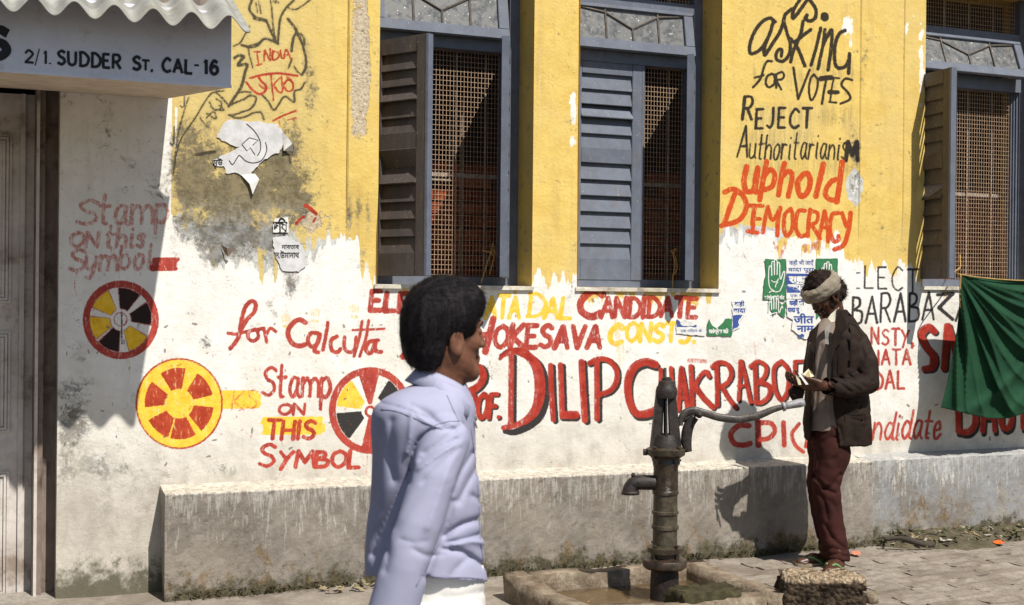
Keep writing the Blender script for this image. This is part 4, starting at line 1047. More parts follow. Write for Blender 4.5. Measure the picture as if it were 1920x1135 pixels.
# rubble block
def rub_mat():
    m = M('rubble_concrete'); a = m.noise(16, 7, .75); b = m.noise(60, 4, .7); g_ = m.n('ShaderNodeNewGeometry'); sp = m.n('ShaderNodeSeparateXYZ'); m.t.links.new(g_.outputs['Normal'], sp.inputs[0])
    c = m.mix(m.ss(a, .38, .62), (.028, .019, .012), (.085, .06, .038)); up = m.mix(m.ss(b, .42, .6), (.42, .33, .22), (.24, .165, .10))
    v = m.n('ShaderNodeTexVoronoi'); m.t.links.new(m.wp(), v.inputs['Vector']); v.inputs['Scale'].default_value = 42; v.inputs['Randomness'].default_value = 1
    up = m.mix(m.ss(v.outputs['Distance'], .0, .45), (.52, .44, .33), up)
    c = m.mix(m.ss(m.ma('ADD', m.posz(2), m.ma('MULTIPLY', m.ma('SUBTRACT', a, .5), .06)), .152, .172), c, up); m.col(c); m.bump(m.ma('ADD', a, m.ma('MULTIPLY', v.outputs['Distance'], -1.2)), 1, .02); return m.m
pc = atZ(1538, 1077, .18)
bm = rough_box((-.185, -.105, -.17), (.185, .105, .185), 11, .013, .03)
bmesh.ops.transform(bm, matrix=Matrix.Translation((float(pc[0]), float(pc[1]), 0)) @ Matrix.Rotation(math.radians(-24), 4, 'Z'), verts=bm.verts[:])
tag(bm_obj('rubble_block', bm, rub_mat(), smooth=True), 'broken concrete block with a pebbly top at the man\'s feet', 'concrete block')
for k, (px, py, s) in enumerate(((1440, 1122, .05), (1462, 1128, .035), (1632, 1120, .03))):
    q = atZ(px, py, .02); bm = rough_box((-s, -s * .7, -.03), (s, s * .7, s * .9), 20 + k, .006, .03); bmesh.ops.transform(bm, matrix=Matrix.Translation(q) @ Matrix.Rotation(k, 4, 'Z'), verts=bm.verts[:])
    tag(bm_obj('stone', bm, CONC, smooth=True), ['broken stone lying between the basin and the block', 'small stone chip close to the left end of the block', 'small stone right of the concrete block'][k], 'stone')

# ------------------------------------------------------------------ hand pump
def iron(name, c, c2, rough=.45, spec=.5, moss=0, wet=0):
    m = M(name); a = m.noise(26, 6, .72); k = m.mix(m.ss(a, .38, .62), c, c2); k = m.mix(m.ma('MULTIPLY', m.ss(m.noise(60, 5, .7), .56, .66), .5), k, (.075, .035, .02))
    if moss: k = m.mix(m.ma('MULTIPLY', m.ss(m.noise(9, 6, .7), .46, .58), moss), k, (.075, .08, .045))
    m.col(k); m.rough(m.ss(a, .3, .7, rough, rough + .3)); m.b.inputs['Specular IOR Level'].default_value = spec; m.b.inputs['Metallic'].default_value = .1
    m.bump(m.ma('ADD', a, m.ma('MULTIPLY', m.noise(90, 4), .5)), .6, .005); return m.m
IRON = iron('worn_dark_iron', (.014, .011, .010), (.030, .023, .019)); IRONR = iron('wet_rusty_iron', (.022, .015, .010), (.055, .034, .020), .25, .6, .25); PIPE = iron('lichened_pipe', (.035, .026, .018), (.085, .066, .042), .35, .5, .3)
PX = 1248; pdir = ray(PX, 900); tp = (-1.08 - CAM[1]) / pdir[1]; pc = CAM + pdir * tp; pxw, pyw = float(pc[0]), float(pc[1])
KS = F / tp                                # pixels per metre at the pump
def pz(py): return float((CAM + ray(PX, py) * tp)[2])
pump = tag(empty('hand_pump', (pxw, pyw, .02)), 'old cast iron street hand pump with a long curved handle standing in its basin', 'hand pump')
def lat(name, prof, mat, wob=.0, n=28):
    bm = bmesh.new(); lathe(bm, [(r / KS, pz(y)) for r, y in prof], pxw, pyw, n, wob); o = keep(bm_obj(name, bm, mat), pump)
    me = o.data; me.polygons.foreach_set('use_smooth', [True] * len(me.polygons))
    try: me.set_sharp_from_angle(angle=math.radians(40))
    except Exception: pass
    return o
def pp(dx, py, dy=0.0):            # point at the pump: dx to the picture's right, dy away from the camera
    b = CAM + ray(PX, py) * tp; return b + dx / KS * RGT * 1.0 + dy / KS * FWD
lat('base_column', [(27, 1128), (27, 1100), (26, 1072), (26, 1066)], IRON, .01)
lat('base_flange', [(26, 1068), (36, 1066), (41, 1062), (42, 1052), (40, 1048), (30, 1046), (26, 1044)], IRONR, .01)
lat('clamp_ring', [(25, 1046), (27, 1044), (27, 1036), (33, 1035), (33, 1026), (28, 1024), (24, 1022)], IRONR, .015)
lat('pipe_column', [(23, 1024), (23, 992), (25.5, 991), (25.5, 985), (23, 984), (22.8, 964), (25, 963), (25, 958), (22.8, 957), (22.5, 926)], PIPE, .012)
lat('cylinder', [(23, 927), (24.5, 926), (24.5, 920), (23.5, 919), (23, 876), (24.5, 872), (24.5, 866), (23, 864), (23.5, 856), (27, 854)], IRONR, .01)
lat('top_flange', [(27, 858), (30, 856), (36, 852), (37, 846), (37, 842), (33, 840), (28, 838)], IRONR, .015)
for an in (20, 110, 200, 290):
    for nm, rr, y0, y1 in (('bolt', 29, 1048, 1022), ('bolt', 32, 862, 838)):
        q = Vector((pxw + rr / KS * math.cos(math.radians(an)), pyw + rr / KS * math.sin(math.radians(an)), 0)); bm = bmesh.new()
        lathe(bm, [(.006, pz(y0 + 6)), (.006, pz(y0)), (.011, pz(y0)), (.011, pz(y0 - 4)), (.006, pz(y0 - 4)), (.006, pz(y1)), (.011, pz(y1)), (.011, pz(y1 - 3))], q.x, q.y, 8); keep(bm_obj('bolt', bm, IRONR), pump)
bm = bmesh.new(); tube(bm, [pp(-34, 848), pp(-42, 848)], .016, 8); tube(bm, [pp(-28, 848), pp(-35, 848)], .010, 8); keep(bm_obj('side_bolt', bm, IRON), pump)
# spout
bm = bmesh.new(); sp_ = [pp(-18, 905), pp(-36, 905), pp(-50, 905), pp(-60, 908), pp(-65, 916), pp(-66, 925)]
tube(bm, catmull(sp_, 5), [.036 * 1.0] * 10 + list(np.linspace(.036, .034, 8)) + list(np.linspace(.036, .040, 8)), 16)
tube(bm, [pp(-66, 921), pp(-66, 927)], [.043, .043], 16); tube(bm, [pp(-61, 894), pp(-60, 887)], [.012, .008], 7); keep(bm_obj('spout', bm, IRON, smooth=True), pump)
# open tapering head: four ribs, top cap, rod
head_o = []
for k, (u, v, wid) in enumerate(((-1, .1, 21), (1, -.1, 21), (0.12, 1, 5), (-.02, -.95, 4))):
    bm = bmesh.new(); N_ = 6; rings = []
    for i in range(N_ + 1):
        t = i / N_; py = 840 - 108 * t; R = (18 * (1 - t) + 10.5 * t) if abs(u) > .8 else (20 * (1 - t) + 12 * t); wv = wid * (1 - .36 * t) / 2; c = np.array(pp(u * R, py, v * R))
        if abs(u) > .8: a, b = wv, 7 - 1.5 * t; ax, bx = RGT, FWD
        else: a, b = wv, 4; ax, bx = RGT, FWD
        if abs(u) > .8: b = 13 * (1 - .3 * t)
        rings.append([bm.verts.new(c + (ax * sa * a + bx * sb * b) / KS) for sa, sb in ((-1, -1), (1, -1), (1, 1), (-1, 1))])
    for r0, r1 in zip(rings, rings[1:]):
        for q in range(4): bm.faces.new((r0[q], r0[(q + 1) % 4], r1[(q + 1) % 4], r1[q]))
    bm.faces.new(rings[0][::-1]); bm.faces.new(rings[-1]); keep(bm_obj('head_rib', bm, IRON, bevel=.004), pump)
lat('head_foot', [(28, 842), (27, 838), (25, 826), (20, 815), (3, 812)], IRON, .01)
lat('head_cap', [(19, 746), (19.5, 742), (20.5, 734), (19, 727), (16, 722), (15, 716), (12, 714), (9, 713), (9, 709), (5, 707)], IRON, .0)
bm = bmesh.new(); tube(bm, [pp(-1, 830), pp(-1, 690)], .0075, 8); keep(bm_obj('pump_rod', bm, IRON, smooth=True), pump)
# fulcrum arm hanging behind, and the long handle
hd = np.array([.96, -.28, 0])
def hp_(px, py, dd=0.0):
    b = CAM + ray(px, py) * (tp + dd); return b
bm = bmesh.new(); tube(bm, catmull([hp_(1268, 800), hp_(1276, 790), hp_(1290, 784), hp_(1304, 777), hp_(1314, 778)], 4), .013, 8); tube(bm, [hp_(1311, 778, -.045), hp_(1311, 778, .045)], .017, 10); tube(bm, [hp_(1311, 778, -.055), hp_(1311, 778, .055)], .009, 8); keep(bm_obj('pivot_bolt', bm, IRON, smooth=True), pump)
def flat_bar(name, P, Wd, Tk, mat):
    P = catmull(P, 6); bm = bmesh.new(); rings = []
    Wd = np.interp(np.linspace(0, 1, len(P)), np.linspace(0, 1, len(Wd)), Wd)
    for i, p in enumerate(P):
        d = P[min(i + 1, len(P) - 1)] - P[max(i - 1, 0)]; d /= np.linalg.norm(d); n_ = np.cross(d, FWD); n_ /= np.linalg.norm(n_)
        a = Wd[i] / KS / 2; rings.append([bm.verts.new(p + n_ * a * math.copysign(abs(math.cos(t)) ** .6, math.cos(t)) + FWD * Tk * math.copysign(abs(math.sin(t)) ** .6, math.sin(t))) for t in np.linspace(0, 2 * math.pi, 12, endpoint=False)])
    for r0, r1 in zip(rings, rings[1:]):
        for q in range(12): bm.faces.new((r0[q], r0[(q + 1) % 12], r1[(q + 1) % 12], r1[q]))
    bm.faces.new(rings[0][::-1]); bm.faces.new(rings[-1]); return keep(bm_obj(name, bm, mat, smooth=True), pump)
flat_bar('fulcrum_link', [hp_(1303, 782), hp_(1293, 795), hp_(1288, 812), hp_(1287, 830), hp_(1290, 847)], [16, 20, 21, 20, 15], .020, IRON)
HANDLE = iron('hand_polished_iron', (.035, .030, .027), (.075, .062, .052), .28, .7)
flat_bar('handle', [hp_(1276, 798), hp_(1277, 786), hp_(1286, 774), hp_(1302, 770), hp_(1322, 775), hp_(1350, 783), hp_(1385, 786), hp_(1420, 780), hp_(1450, 768), hp_(1473, 762)], [8, 12, 15, 15, 14, 15, 15, 14, 12, 9], .016, HANDLE)
for q in (HANDLE,): pass
bm = bmesh.new(); tube(bm, [hp_(1466, 763), hp_(1476, 761), hp_(1500, 756), hp_(1508, 754)], [.015, .017, .021, .019], 14); tube(bm, [hp_(1467, 763), hp_(1472, 762)], [.022, .022], 14)
keep(bm_obj('hand_grip', bm, iron('lit_grip_iron', (.22, .21, .22), (.34, .33, .34), .3, .6), smooth=True), pump)  # grip paler than the handle: its lit look is put into the colour
# ------------------------------------------------------------------ posters pasted on the wall
GRN = simple('green_poster_ink', (.045, .20, .085), (.035, .16, .065), 40, .8, .1); WPAP = simple('poster_paper', (.76, .76, .72), (.66, .66, .63), 25, .85, .15, .002)
BLU = simple('blue_poster_ink', (.05, .10, .33), (.04, .08, .27), 40, .8, .1); INKB = simple('black_ink', (.03, .03, .03), None, 40); WINK = simple('white_ink', (.78, .78, .74), (.68, .68, .64), 40)
GREYP = simple('greyish_torn_paper', (.66, .66, .66), (.52, .52, .52), 18, .9, .3, .003)
_lv = [0]
def sheet_poly(name, pts, mat, y, root=None, jit=1.2, thick=.0008, seed=0):
    r = random.Random(seed or len(pts) * 7 + int(pts[0][0])); P = []
    for (a, b), (c, d) in zip(pts, pts[1:] + pts[:1]):
        L_ = math.hypot(c - a, d - b); n_ = max(1, int(L_ / 5))
        for k in range(n_): P.append((a + (c - a) * k / n_ + (r.uniform(-jit, jit) if k else 0), b + (d - b) * k / n_ + (r.uniform(-jit, jit) if k else 0)))
    bm = bmesh.new(); f = bm.faces.new([bm.verts.new(atY(px, py, y)) for px, py in P]); g_ = bmesh.ops.extrude_face_region(bm, geom=[f])
    for e in g_['geom']:
        if isinstance(e, bmesh.types.BMVert): e.co.y += thick
    bmesh.ops.triangulate(bm, faces=bm.faces[:]); o = bm_obj(name, bm, mat)
    if root: keep(o, root)
    return o
def pribbon(name, paths, hw, mat, y, root, smooth=True):
    bm = bmesh.new(); k = 0
    for P in paths:
        Q = catmull(P, 5) if smooth and len(P) > 2 else np.array(P, float)
        prev = None; k += 1
        for i in range(len(Q)):
            d = Q[min(i + 1, len(Q) - 1)] - Q[max(i - 1, 0)]; d = d / (np.linalg.norm(d) + 1e-9); n_ = np.array([-d[1], d[0]]) * hw; yy = y - k * .00006
            cur = [bm.verts.new(atY(*(Q[i] + n_), yy)), bm.verts.new(atY(*(Q[i] - n_), yy))]
            if prev: bm.faces.new((prev[0], prev[1], cur[1], cur[0]))
            prev = cur
    return keep(bm_obj(name, bm, mat), root)
def ptext(s, x0, x1, base, h, mat, y, root, off=0.0, name='lettering'):
    p0, p1 = atY(x0, base, y), atY(x1, base, y); hh = h / F * float((p0 - CAM) @ FWD); o = text_mesh(s, hh / .7, mat, Matrix.Identity(4), off, .0001)
    if len(o.data.vertices) == 0: bpy.data.objects.remove(o); return None
    xsn = [v.co.x for v in o.data.vertices]; k = float(p1[0] - p0[0]) / max(1e-6, max(xsn) - min(xsn))
    o.data.transform(Matrix.Translation((-min(xsn), 0, 0))); o.data.transform(Matrix.Diagonal((k, 1, 1, 1))); o.data.transform(Matrix.Translation((float(p0[0]), y, float(p0[2]))) @ Matrix.Rotation(math.atan2(p1[2] - p0[2], p1[0] - p0[0]) * -1, 4, 'Y') @ FACE)
    o.name = name; keep(o, root); return o
def hand(root, x, yb, sc, y, crop=None):
    H_ = [[(0, 0), (-10, -8), (-13, -28), (-12, -52), (-9, -56), (-6, -50), (-6, -34)], [(-6, -34), (-6, -62), (-3, -66), (0, -62), (0, -36)], [(0, -36), (0, -66), (3, -70), (6, -66), (6, -36)], [(6, -36), (7, -60), (10, -64), (12, -58), (12, -34)],
          [(12, -34), (14, -26), (19, -40), (22, -44), (23, -38), (19, -16), (12, 0)], [(-7, -24), (-1, -20), (6, -22), (9, -28)], [(2, -8), (4, -16), (8, -20)], [(-12, 4), (-6, 0), (4, 2), (12, 0)]]
    H_ = [[(x + a * sc, yb + b * sc) for a, b in p] for p in H_]
    if crop: H_ = [[p for p in q if p[1] < crop] for q in H_]; H_ = [q for q in H_ if len(q) > 1]
    pribbon('hand_emblem', H_, .85, WINK, y, root)
YP = -.0048
P1 = tag(empty('poster', atY(1455, 560, YP)), 'green poster with a white open palm, left of the man\'s head', 'poster')
sheet_poly('green_sheet', [(1434, 486), (1474, 486), (1473, 564), (1431, 562), (1432, 535), (1437, 510)], GRN, YP, P1, .8); hand(P1, 1452, 546, .84, YP - .0006)
ptext('कांग्रेस को वोट', 1433, 1471, 561, 6, WINK, YP - .0006, P1, .0012)
P2 = tag(empty('poster', atY(1455, 590, YP)), 'torn remnant of a green palm poster just under the whole one', 'poster')
sheet_poly('green_sheet', [(1440, 566), (1462, 567), (1466, 572), (1473, 566), (1472, 596), (1464, 592), (1459, 582), (1450, 594), (1446, 580)], GRN, YP, P2, 1.2); hand(P2, 1451, 606, .72, YP - .0006, 590)
P3 = tag(empty('poster', atY(1500, 520, YP)), 'white and blue lettered poster touching the man\'s headband', 'poster')
sheet_poly('paper_sheet', [(1474.5, 486), (1529, 486), (1529, 560), (1474.5, 561)], WPAP, YP, P3, .5)
sheet_poly('blue_band', [(1475, 513), (1528.5, 514), (1528.5, 549), (1475, 549)], BLU, YP - .0006, P3, .2, .0002)
for s_, a, b, c, h in (('कहीं भी जाएँ', 1480, 1526, 497, 8), ('वादा पूरा', 1478, 1526, 509, 7)): ptext(s_, a, b, c, h, BLU, YP - .0009, P3, .0004)
for s_, a, b, c, h in (('राष्ट्र', 1479, 1524, 530, 12), ('खेत', 1477, 1520, 546, 13)): ptext(s_, a, b, c, h, WINK, YP - .0013, P3, .0035)
ptext('एक निशान', 1482, 1522, 557, 5, BLU, YP - .0009, P3, .0)
P4 = tag(empty('poster', atY(1500, 600, YP)), 'torn white and blue poster beside the man\'s chest', 'poster')
sheet_poly('paper_sheet', [(1475, 562), (1529, 561), (1529, 632), (1508, 636), (1497, 628), (1484, 618), (1487, 600), (1476, 594)], WPAP, YP, P4, 1.4)
for s_, a, b, c, h, mt in (('कहीं भी', 1480, 1508, 572, 8, BLU), ('वादा पू', 1477, 1500, 585, 8, BLU), ('जीत', 1488, 1526, 606, 14, BLU), ('नाम', 1494, 1526, 622, 12, BLU), ('चिन', 1496, 1508, 633, 5, BLU)): ptext(s_, a, b, c, h, mt, YP - .0009, P4, .0018)
P5 = tag(empty('poster', atY(1550, 500, YP)), 'green poster strip showing above the man\'s head', 'poster')
sheet_poly('green_sheet', [(1530, 485), (1571, 485), (1571, 522), (1560, 560), (1530, 600)], GRN, YP, P5, .6); hand(P5, 1550, 546, .78, YP - .0006)
P6 = tag(empty('poster', atY(1295, 612, YP)), 'torn white and blue scrap below the word ending CANDIDATE', 'poster')
sheet_poly('paper_sheet', [(1269, 598), (1292, 601), (1300, 606), (1322, 613), (1325, 624), (1322, 630), (1268, 626)], WPAP, YP, P6, 1.2)
sheet_poly('blue_band', [(1269, 599), (1274, 602), (1279, 610), (1290, 612), (1306, 609), (1306, 613.5), (1269, 613)], BLU, YP - .0006, P6, 1.0, .0002); ptext('खे त', 1275, 1302, 611, 9, WINK, YP - .0013, P6, .002); ptext('एक निशान के', 1276, 1316, 623, 5, BLU, YP - .0009, P6, .0)
P7 = tag(empty('poster', atY(1347, 618, YP)), 'torn green poster scrap with white lettering below the words', 'poster')
sheet_poly('green_sheet', [(1326, 613), (1330, 598), (1336, 611), (1344, 616), (1355, 606), (1360, 598), (1372, 599), (1372, 631), (1326, 629)], GRN, YP, P7, 1.3); ptext('कांग्रेस को', 1329, 1366, 625, 7, WINK, YP - .0008, P7, .0015)
P8 = tag(empty('poster', atY(1385, 590, YP)), 'narrow torn strip of blue and white poster right of the green scrap', 'poster')
sheet_poly('paper_sheet', [(1372.8, 563), (1398, 567), (1402, 580), (1396, 592), (1386, 604), (1388, 614), (1373, 622)], WPAP, YP, P8, 1.4); sheet_poly('blue_band', [(1373.5, 592), (1392, 591), (1384, 604), (1386, 610), (1373.5, 620)], BLU, YP - .0006, P8, 1.2, .0002)
ptext('कहीं', 1377, 1396, 574, 8, BLU, YP - .0009, P8, .001); ptext('वादा', 1375, 1398, 586, 8, BLU, YP - .0009, P8, .001)
# torn hammer and sickle sheet
def z2(L): return [(300 + a / 3.338, b / 3.338) for a, b in L]
P9 = tag(empty('poster', atY(465, 275, YP)), 'ragged white poster with a hammer and sickle outline on the yellow wall', 'poster')
sheet_poly('paper_sheet', z2([(405, 765), (440, 748), (500, 755), (560, 765), (620, 755), (680, 775), (735, 775), (770, 830), (775, 900), (745, 960), (700, 970), (640, 1010), (600, 1050), (570, 1080), (620, 1130), (540, 1110), (470, 1080), (410, 1085), (400, 1040), (345, 1040), (330, 1000), (420, 960), (500, 920), (440, 905), (355, 860), (370, 830)]), GREYP, YP, P9, 1.5)
pribbon('sickle_emblem', [z2(q) for q in ([(540, 775), (590, 820), (625, 880), (628, 940), (610, 975)], [(660, 890), (668, 940), (640, 1000), (590, 1020), (540, 1010), (500, 975), (485, 985), (455, 1030), (432, 1005)])], .85, INKB, YP - .0009, P9)
pribbon('hammer_emblem', [z2(q) for q in ([(512, 905), (560, 862), (615, 878), (580, 910)], [(512, 905), (545, 945), (565, 925), (595, 970)])], .7, INKB, YP - .0012, P9, False)
ptext('মুউ', 399, 418, 310, 11, INKB, YP - .0009, P9, .001)
P10 = tag(empty('paper_scrap', atY(535, 270, YP)), 'small curled white paper flap right of the hammer and sickle sheet', 'paper')
pl = [atY(a, b, -.006 - c) for a, b, c in ((529, 247, 0), (540, 258, .02), (548, 270, .03), (551, 284, .004), (541, 284, .0), (532, 283, .012), (531, 265, .0))]
keep(mesh_obj('paper_flap', pl, [(0, 1, 6), (1, 2, 5), (1, 5, 6), (2, 3, 4), (2, 4, 5)], WPAP), P10); ptext('লী', 542, 552, 284, 9, INKB, -.0075, P10, .001)
P11 = tag(empty('paper_scrap', atY(525, 425, YP)), 'torn paper with large black Bengali letters above the whitewash', 'paper')
sheet_poly('paper_sheet', [(511, 422), (516, 410), (530, 408), (540, 407), (541, 436), (512, 436)], WPAP, YP, P11, 1.0); ptext('চিয়', 512, 540, 434, 19, INKB, YP - .0009, P11, .003)
P12 = tag(empty('paper_scrap', atY(535, 470, YP)), 'grey paper strip with two lines of small Bengali letters', 'paper')
sheet_poly('paper_sheet', [(511, 446), (540, 442), (545, 449), (562, 455), (570, 470), (573, 500), (560, 510), (530, 508), (524, 495), (516, 482)], GREYP, YP, P12, 1.4); ptext('নাবতাব', 528, 561, 467, 8, INKB, YP - .0009, P12, .0006); ptext('ন.উমানাথ', 516, 561, 484, 11, INKB, YP - .0009, P12, .0008)
P13 = tag(empty('paper_scrap', atY(422, 465, YP)), 'small peeling paper flap hanging over the grey patch', 'paper')
pl = [atY(a, b, -.006 - c) for a, b, c in ((414, 459, 0), (425, 465, .03), (436, 467, .035), (428, 482, .02), (421, 474, .0))]
keep(mesh_obj('paper_flap', pl, [(0, 1, 4), (1, 2, 3), (1, 3, 4)], simple('brown_flap', (.30, .22, .17))), P13)
P14 = tag(empty('paper_scrap', atY(475, 350, YP)), 'hanging torn white paper tongue under the hammer and sickle sheet', 'paper')
pl = [atY(a, b, -.007 - c) for a, b, c in ((452, 328, 0), (478, 326, .0), (486, 336, .015), (474, 365, .012), (468, 345, .01))]
keep(mesh_obj('paper_flap', pl, [(0, 1, 4), (1, 2, 4), (2, 3, 4)], WPAP), P14)

# ------------------------------------------------------------------ green cloth on a line
def cloth_mat():
    m = M('green_cotton'); a = m.noise(8, 4, .6); m.col(m.mix(m.ss(a, .3, .7), (.005, .038, .016), (.009, .055, .023))); m.rough(.85); m.bump(m.noise(260, 2, .6), .15, .002); return m.m
nu, nv = 130, 110
yc = -.28
def cl(u, v):
    top = np.array([1802 + 265 * u, 516 + 7 * math.sin(u * 3.1) + 4 * u]); botx = 1764 + 300 * u; boty = 764 + 30 * math.sin(min(u / .62, 1) * 3.14 * .5) * (1 - max(0, u - .30) * 1.9) + (-55 * max(0, u - .42))
    p = top * (1 - v) + np.array([botx, boty]) * v; p[0] += 10 * math.sin(v * 3.14) * (1 - u) * .8
    # folds fan from the top-left corner
    an = math.atan2(v + .02, u * 1.25 + .03); rr = math.hypot(u * 1.2, v)
    rid = lambda z: 1 - 2 * abs(math.sin(z)) ** .75
    f = .034 * rid(an * 9 + rr * .9 + .4 * math.sin(rr * 5)) * min(1, rr * 2.4) * (.35 + .65 * (an / 1.57)) + .016 * rid(an * 17 + 2 + rr * 2.2) * min(1, rr * 1.8) + .03 * math.sin(v * 3.1 + u * 4) * u
    f += .012 * math.exp(-((u * 1.0 + v * .9 - 1.05) / .05) ** 2) * 2 + .02 * math.exp(-((u * 1.1 + v * .8 - 1.25) / .06) ** 2)
    return atY(p[0], p[1], yc - f + .16 * v * 0)
V = [cl(i / nu, j / nv) for j in range(nv + 1) for i in range(nu + 1)]
Fc = [(j * (nu + 1) + i, j * (nu + 1) + i + 1, (j + 1) * (nu + 1) + i + 1, (j + 1) * (nu + 1) + i) for j in range(nv) for i in range(nu)]
cl_o = mesh_obj('hanging_cloth', V, Fc, cloth_mat(), smooth=True); md = cl_o.modifiers.new('thick', 'SOLIDIFY'); md.thickness = .0025
tag(cl_o, 'dark green cotton cloth hung below the right window', 'cloth')
bm = bmesh.new(); a0 = atY(1801, 515, yc); tube(bm, catmull([atY(1800, 478, .15), atY(1801, 500, -.1), a0, a0 + np.array([.6, 0, -.03]), a0 + np.array([1.8, 0, .02])], 5), .004, 6)
tube(bm, catmull([a0, a0 + np.array([0, 0, -.05]), a0 + np.array([-.005, .0, -.12]), a0 + np.array([.005, 0, -.2])], 4), .005, 6)
tag(bm_obj('clothes_line', bm, ROPE, smooth=True), 'thin cord the green cloth hangs from', 'cord')
# ------------------------------------------------------------------ implicit body modelling
class Field:
    def __init__(s, lo, hi, h):
        s.lo = np.array(lo, float); s.h = h; n = np.ceil((np.array(hi) - s.lo) / h).astype(int) + 1; s.n = n
        g_ = [(s.lo[k] + h * np.arange(n[k])).astype(np.float32) for k in range(3)]
        s.P = np.stack(np.meshgrid(*g_, indexing='ij'), -1); s.d = np.full(tuple(n), 1.0, np.float32)
        s._pp = None
    def px(s):
        if s._pp is None: s._pp = proj(s.P.astype(np.float64))
        return s._pp
    def add(s, d, k=0.0):
        if k <= 0: s.d = np.minimum(s.d, d); return
        hh = np.clip(.5 + .5 * (s.d - d) / k, 0, 1); s.d = s.d * (1 - hh) + d * hh - k * hh * (1 - hh)
    def sub(s, d, k=0.0):
        d = -d
        if k <= 0: s.d = np.maximum(s.d, d); return
        hh = np.clip(.5 - .5 * (s.d - d) / k, 0, 1); s.d = s.d * (1 - hh) + d * hh + k * hh * (1 - hh)
    def cone(s, a, b, ra, rb):
        a = np.array(a, np.float32); b = np.array(b, np.float32); ab = b - a; t = np.clip(((s.P - a) @ ab) / (ab @ ab + 1e-9), 0, 1)
        return np.linalg.norm(s.P - a - t[..., None] * ab, axis=-1) - (ra + (rb - ra) * t)
    def chain(s, pts, k=.0):
        ds = [s.cone(p[:3], q[:3], p[3], q[3]) for p, q in zip(pts, pts[1:])]
        d = ds[0]
        for e in ds[1:]: d = np.minimum(d, e)
        return d
    def ell(s, c, r, R=None):
        q = s.P - np.array(c, np.float32)
        if R is not None: q = q @ R.astype(np.float32)
        r = np.array(r, np.float32); k0 = np.linalg.norm(q / r, axis=-1); k1 = np.linalg.norm(q / (r * r), axis=-1) + 1e-6
        return k0 * (k0 - 1) / k1
    def loc(s, fr, q): return (s.P - fr.o.astype(np.float32)) @ fr.R.astype(np.float32) / fr.s
    def groove(s, pts, amp, sig, side=None):
        """crease drawn in photo pixels on the camera side of the cloth"""
        px, py = s.px(); q = catmull(pts, 5); best = np.full(px.shape, 1e9)
        x0, x1, y0, y1 = q[:, 0].min() - 4 * sig, q[:, 0].max() + 4 * sig, q[:, 1].min() - 4 * sig, q[:, 1].max() + 4 * sig
        m = (px > x0) & (px < x1) & (py > y0) & (py < y1) & (np.abs(s.d) < .04)
        X_, Y_ = px[m], py[m]; b = np.full(len(X_), 1e9)
        for u, v in zip(q[:-1], q[1:]):
            d = v - u; t = np.clip(((X_ - u[0]) * d[0] + (Y_ - u[1]) * d[1]) / (d @ d + 1e-9), 0, 1); b = np.minimum(b, (X_ - u[0] - t * d[0]) ** 2 + (Y_ - u[1] - t * d[1]) ** 2)
        s.d[m] += (amp * np.exp(-(np.sqrt(b) / (sig * 1.1)) ** 1.35)).astype(np.float32)
    def noise(s, amp, sc, seed, stretch=(1, 1, 1)):
        r = np.random.default_rng(seed); m = np.abs(s.d) < .03; Q = s.P[m] * np.array(stretch, np.float32); a = np.zeros(len(Q), np.float32)
        for k in range(7):
            v = r.normal(size=3); v *= sc * (1 + .35 * k) / np.linalg.norm(v); a += np.sin(Q @ v.astype(np.float32) * 6.28 + r.uniform(0, 6.28)) / (1 + .4 * k)
        s.d[m] += amp * a / 3
    def wrinkle(s, amp, sc, warp, seed):
        """sharp irregular creases running down and across, sized in photo pixels, varying with depth too"""
        px, py = s.px(); m = np.abs(s.d) < .03; X_ = px[m] + s.P[m][:, 1] * 220; Y_ = py[m] + s.P[m][:, 1] * 90
        wx = vnoise(X_, Y_, warp, seed) * warp * .8; wy = vnoise(X_, Y_, warp, seed + 1) * warp * .8
        u = (X_ + wx) * .80 + (Y_ + wy) * .60; v = -(X_ + wx) * .60 + (Y_ + wy) * .80
        n_ = vnoise(u, v / 2.6, sc, seed + 2); n2 = vnoise(u, v / 2.2, sc * .55, seed + 3); ridge = (1 - np.abs(n_) * 2.2).clip(0, 1) ** 2 + .5 * (1 - np.abs(n2) * 2.2).clip(0, 1) ** 2
        s.d[m] += (amp * ridge * (.5 + .5 * vnoise(X_, Y_, sc * 2.2, seed + 4))).astype(np.float32)
    def mesh(s, name, mat, parent=None, smooth=0):
        a = np.clip(s.d / s.h, -3, 3).astype(np.float32)
        for ax in range(3):
            sl_ = [slice(None)] * 3
            for e in (0, -1): sl_[ax] = e; a[tuple(sl_)] = 3
        g_ = openvdb.FloatGrid(3.0); g_.copyFromArray(a); g_.gridClass = openvdb.GridClass.LEVEL_SET
        p, q = g_.convertToQuads(0.0); p = p * s.h + s.lo
        o = mesh_obj(name, p, q[:, ::-1], mat, None, True)
        if smooth: ms = o.modifiers.new('relax', 'SMOOTH'); ms.iterations = smooth; ms.factor = .5
        if parent: keep(o, parent)
        return o
class Frame:
    def __init__(s, o, yaw, pitch=0, scale=1.0, roll=0):
        s.o = np.array(o, float); s.s = scale; cy, sy = math.cos(yaw), math.sin(yaw); cp, sp = math.cos(pitch), math.sin(pitch)
        x = np.array([cy * cp, sy * cp, -sp]); y = np.array([-sy, cy, 0.0]); z = np.cross(x, y)
        y2 = y * math.cos(roll) + z * math.sin(roll); z2 = np.cross(x, y2); s.R = np.stack([x, y2, z2], 1)
    def w(s, p): return s.o + s.R @ (np.array(p, float) * s.s)
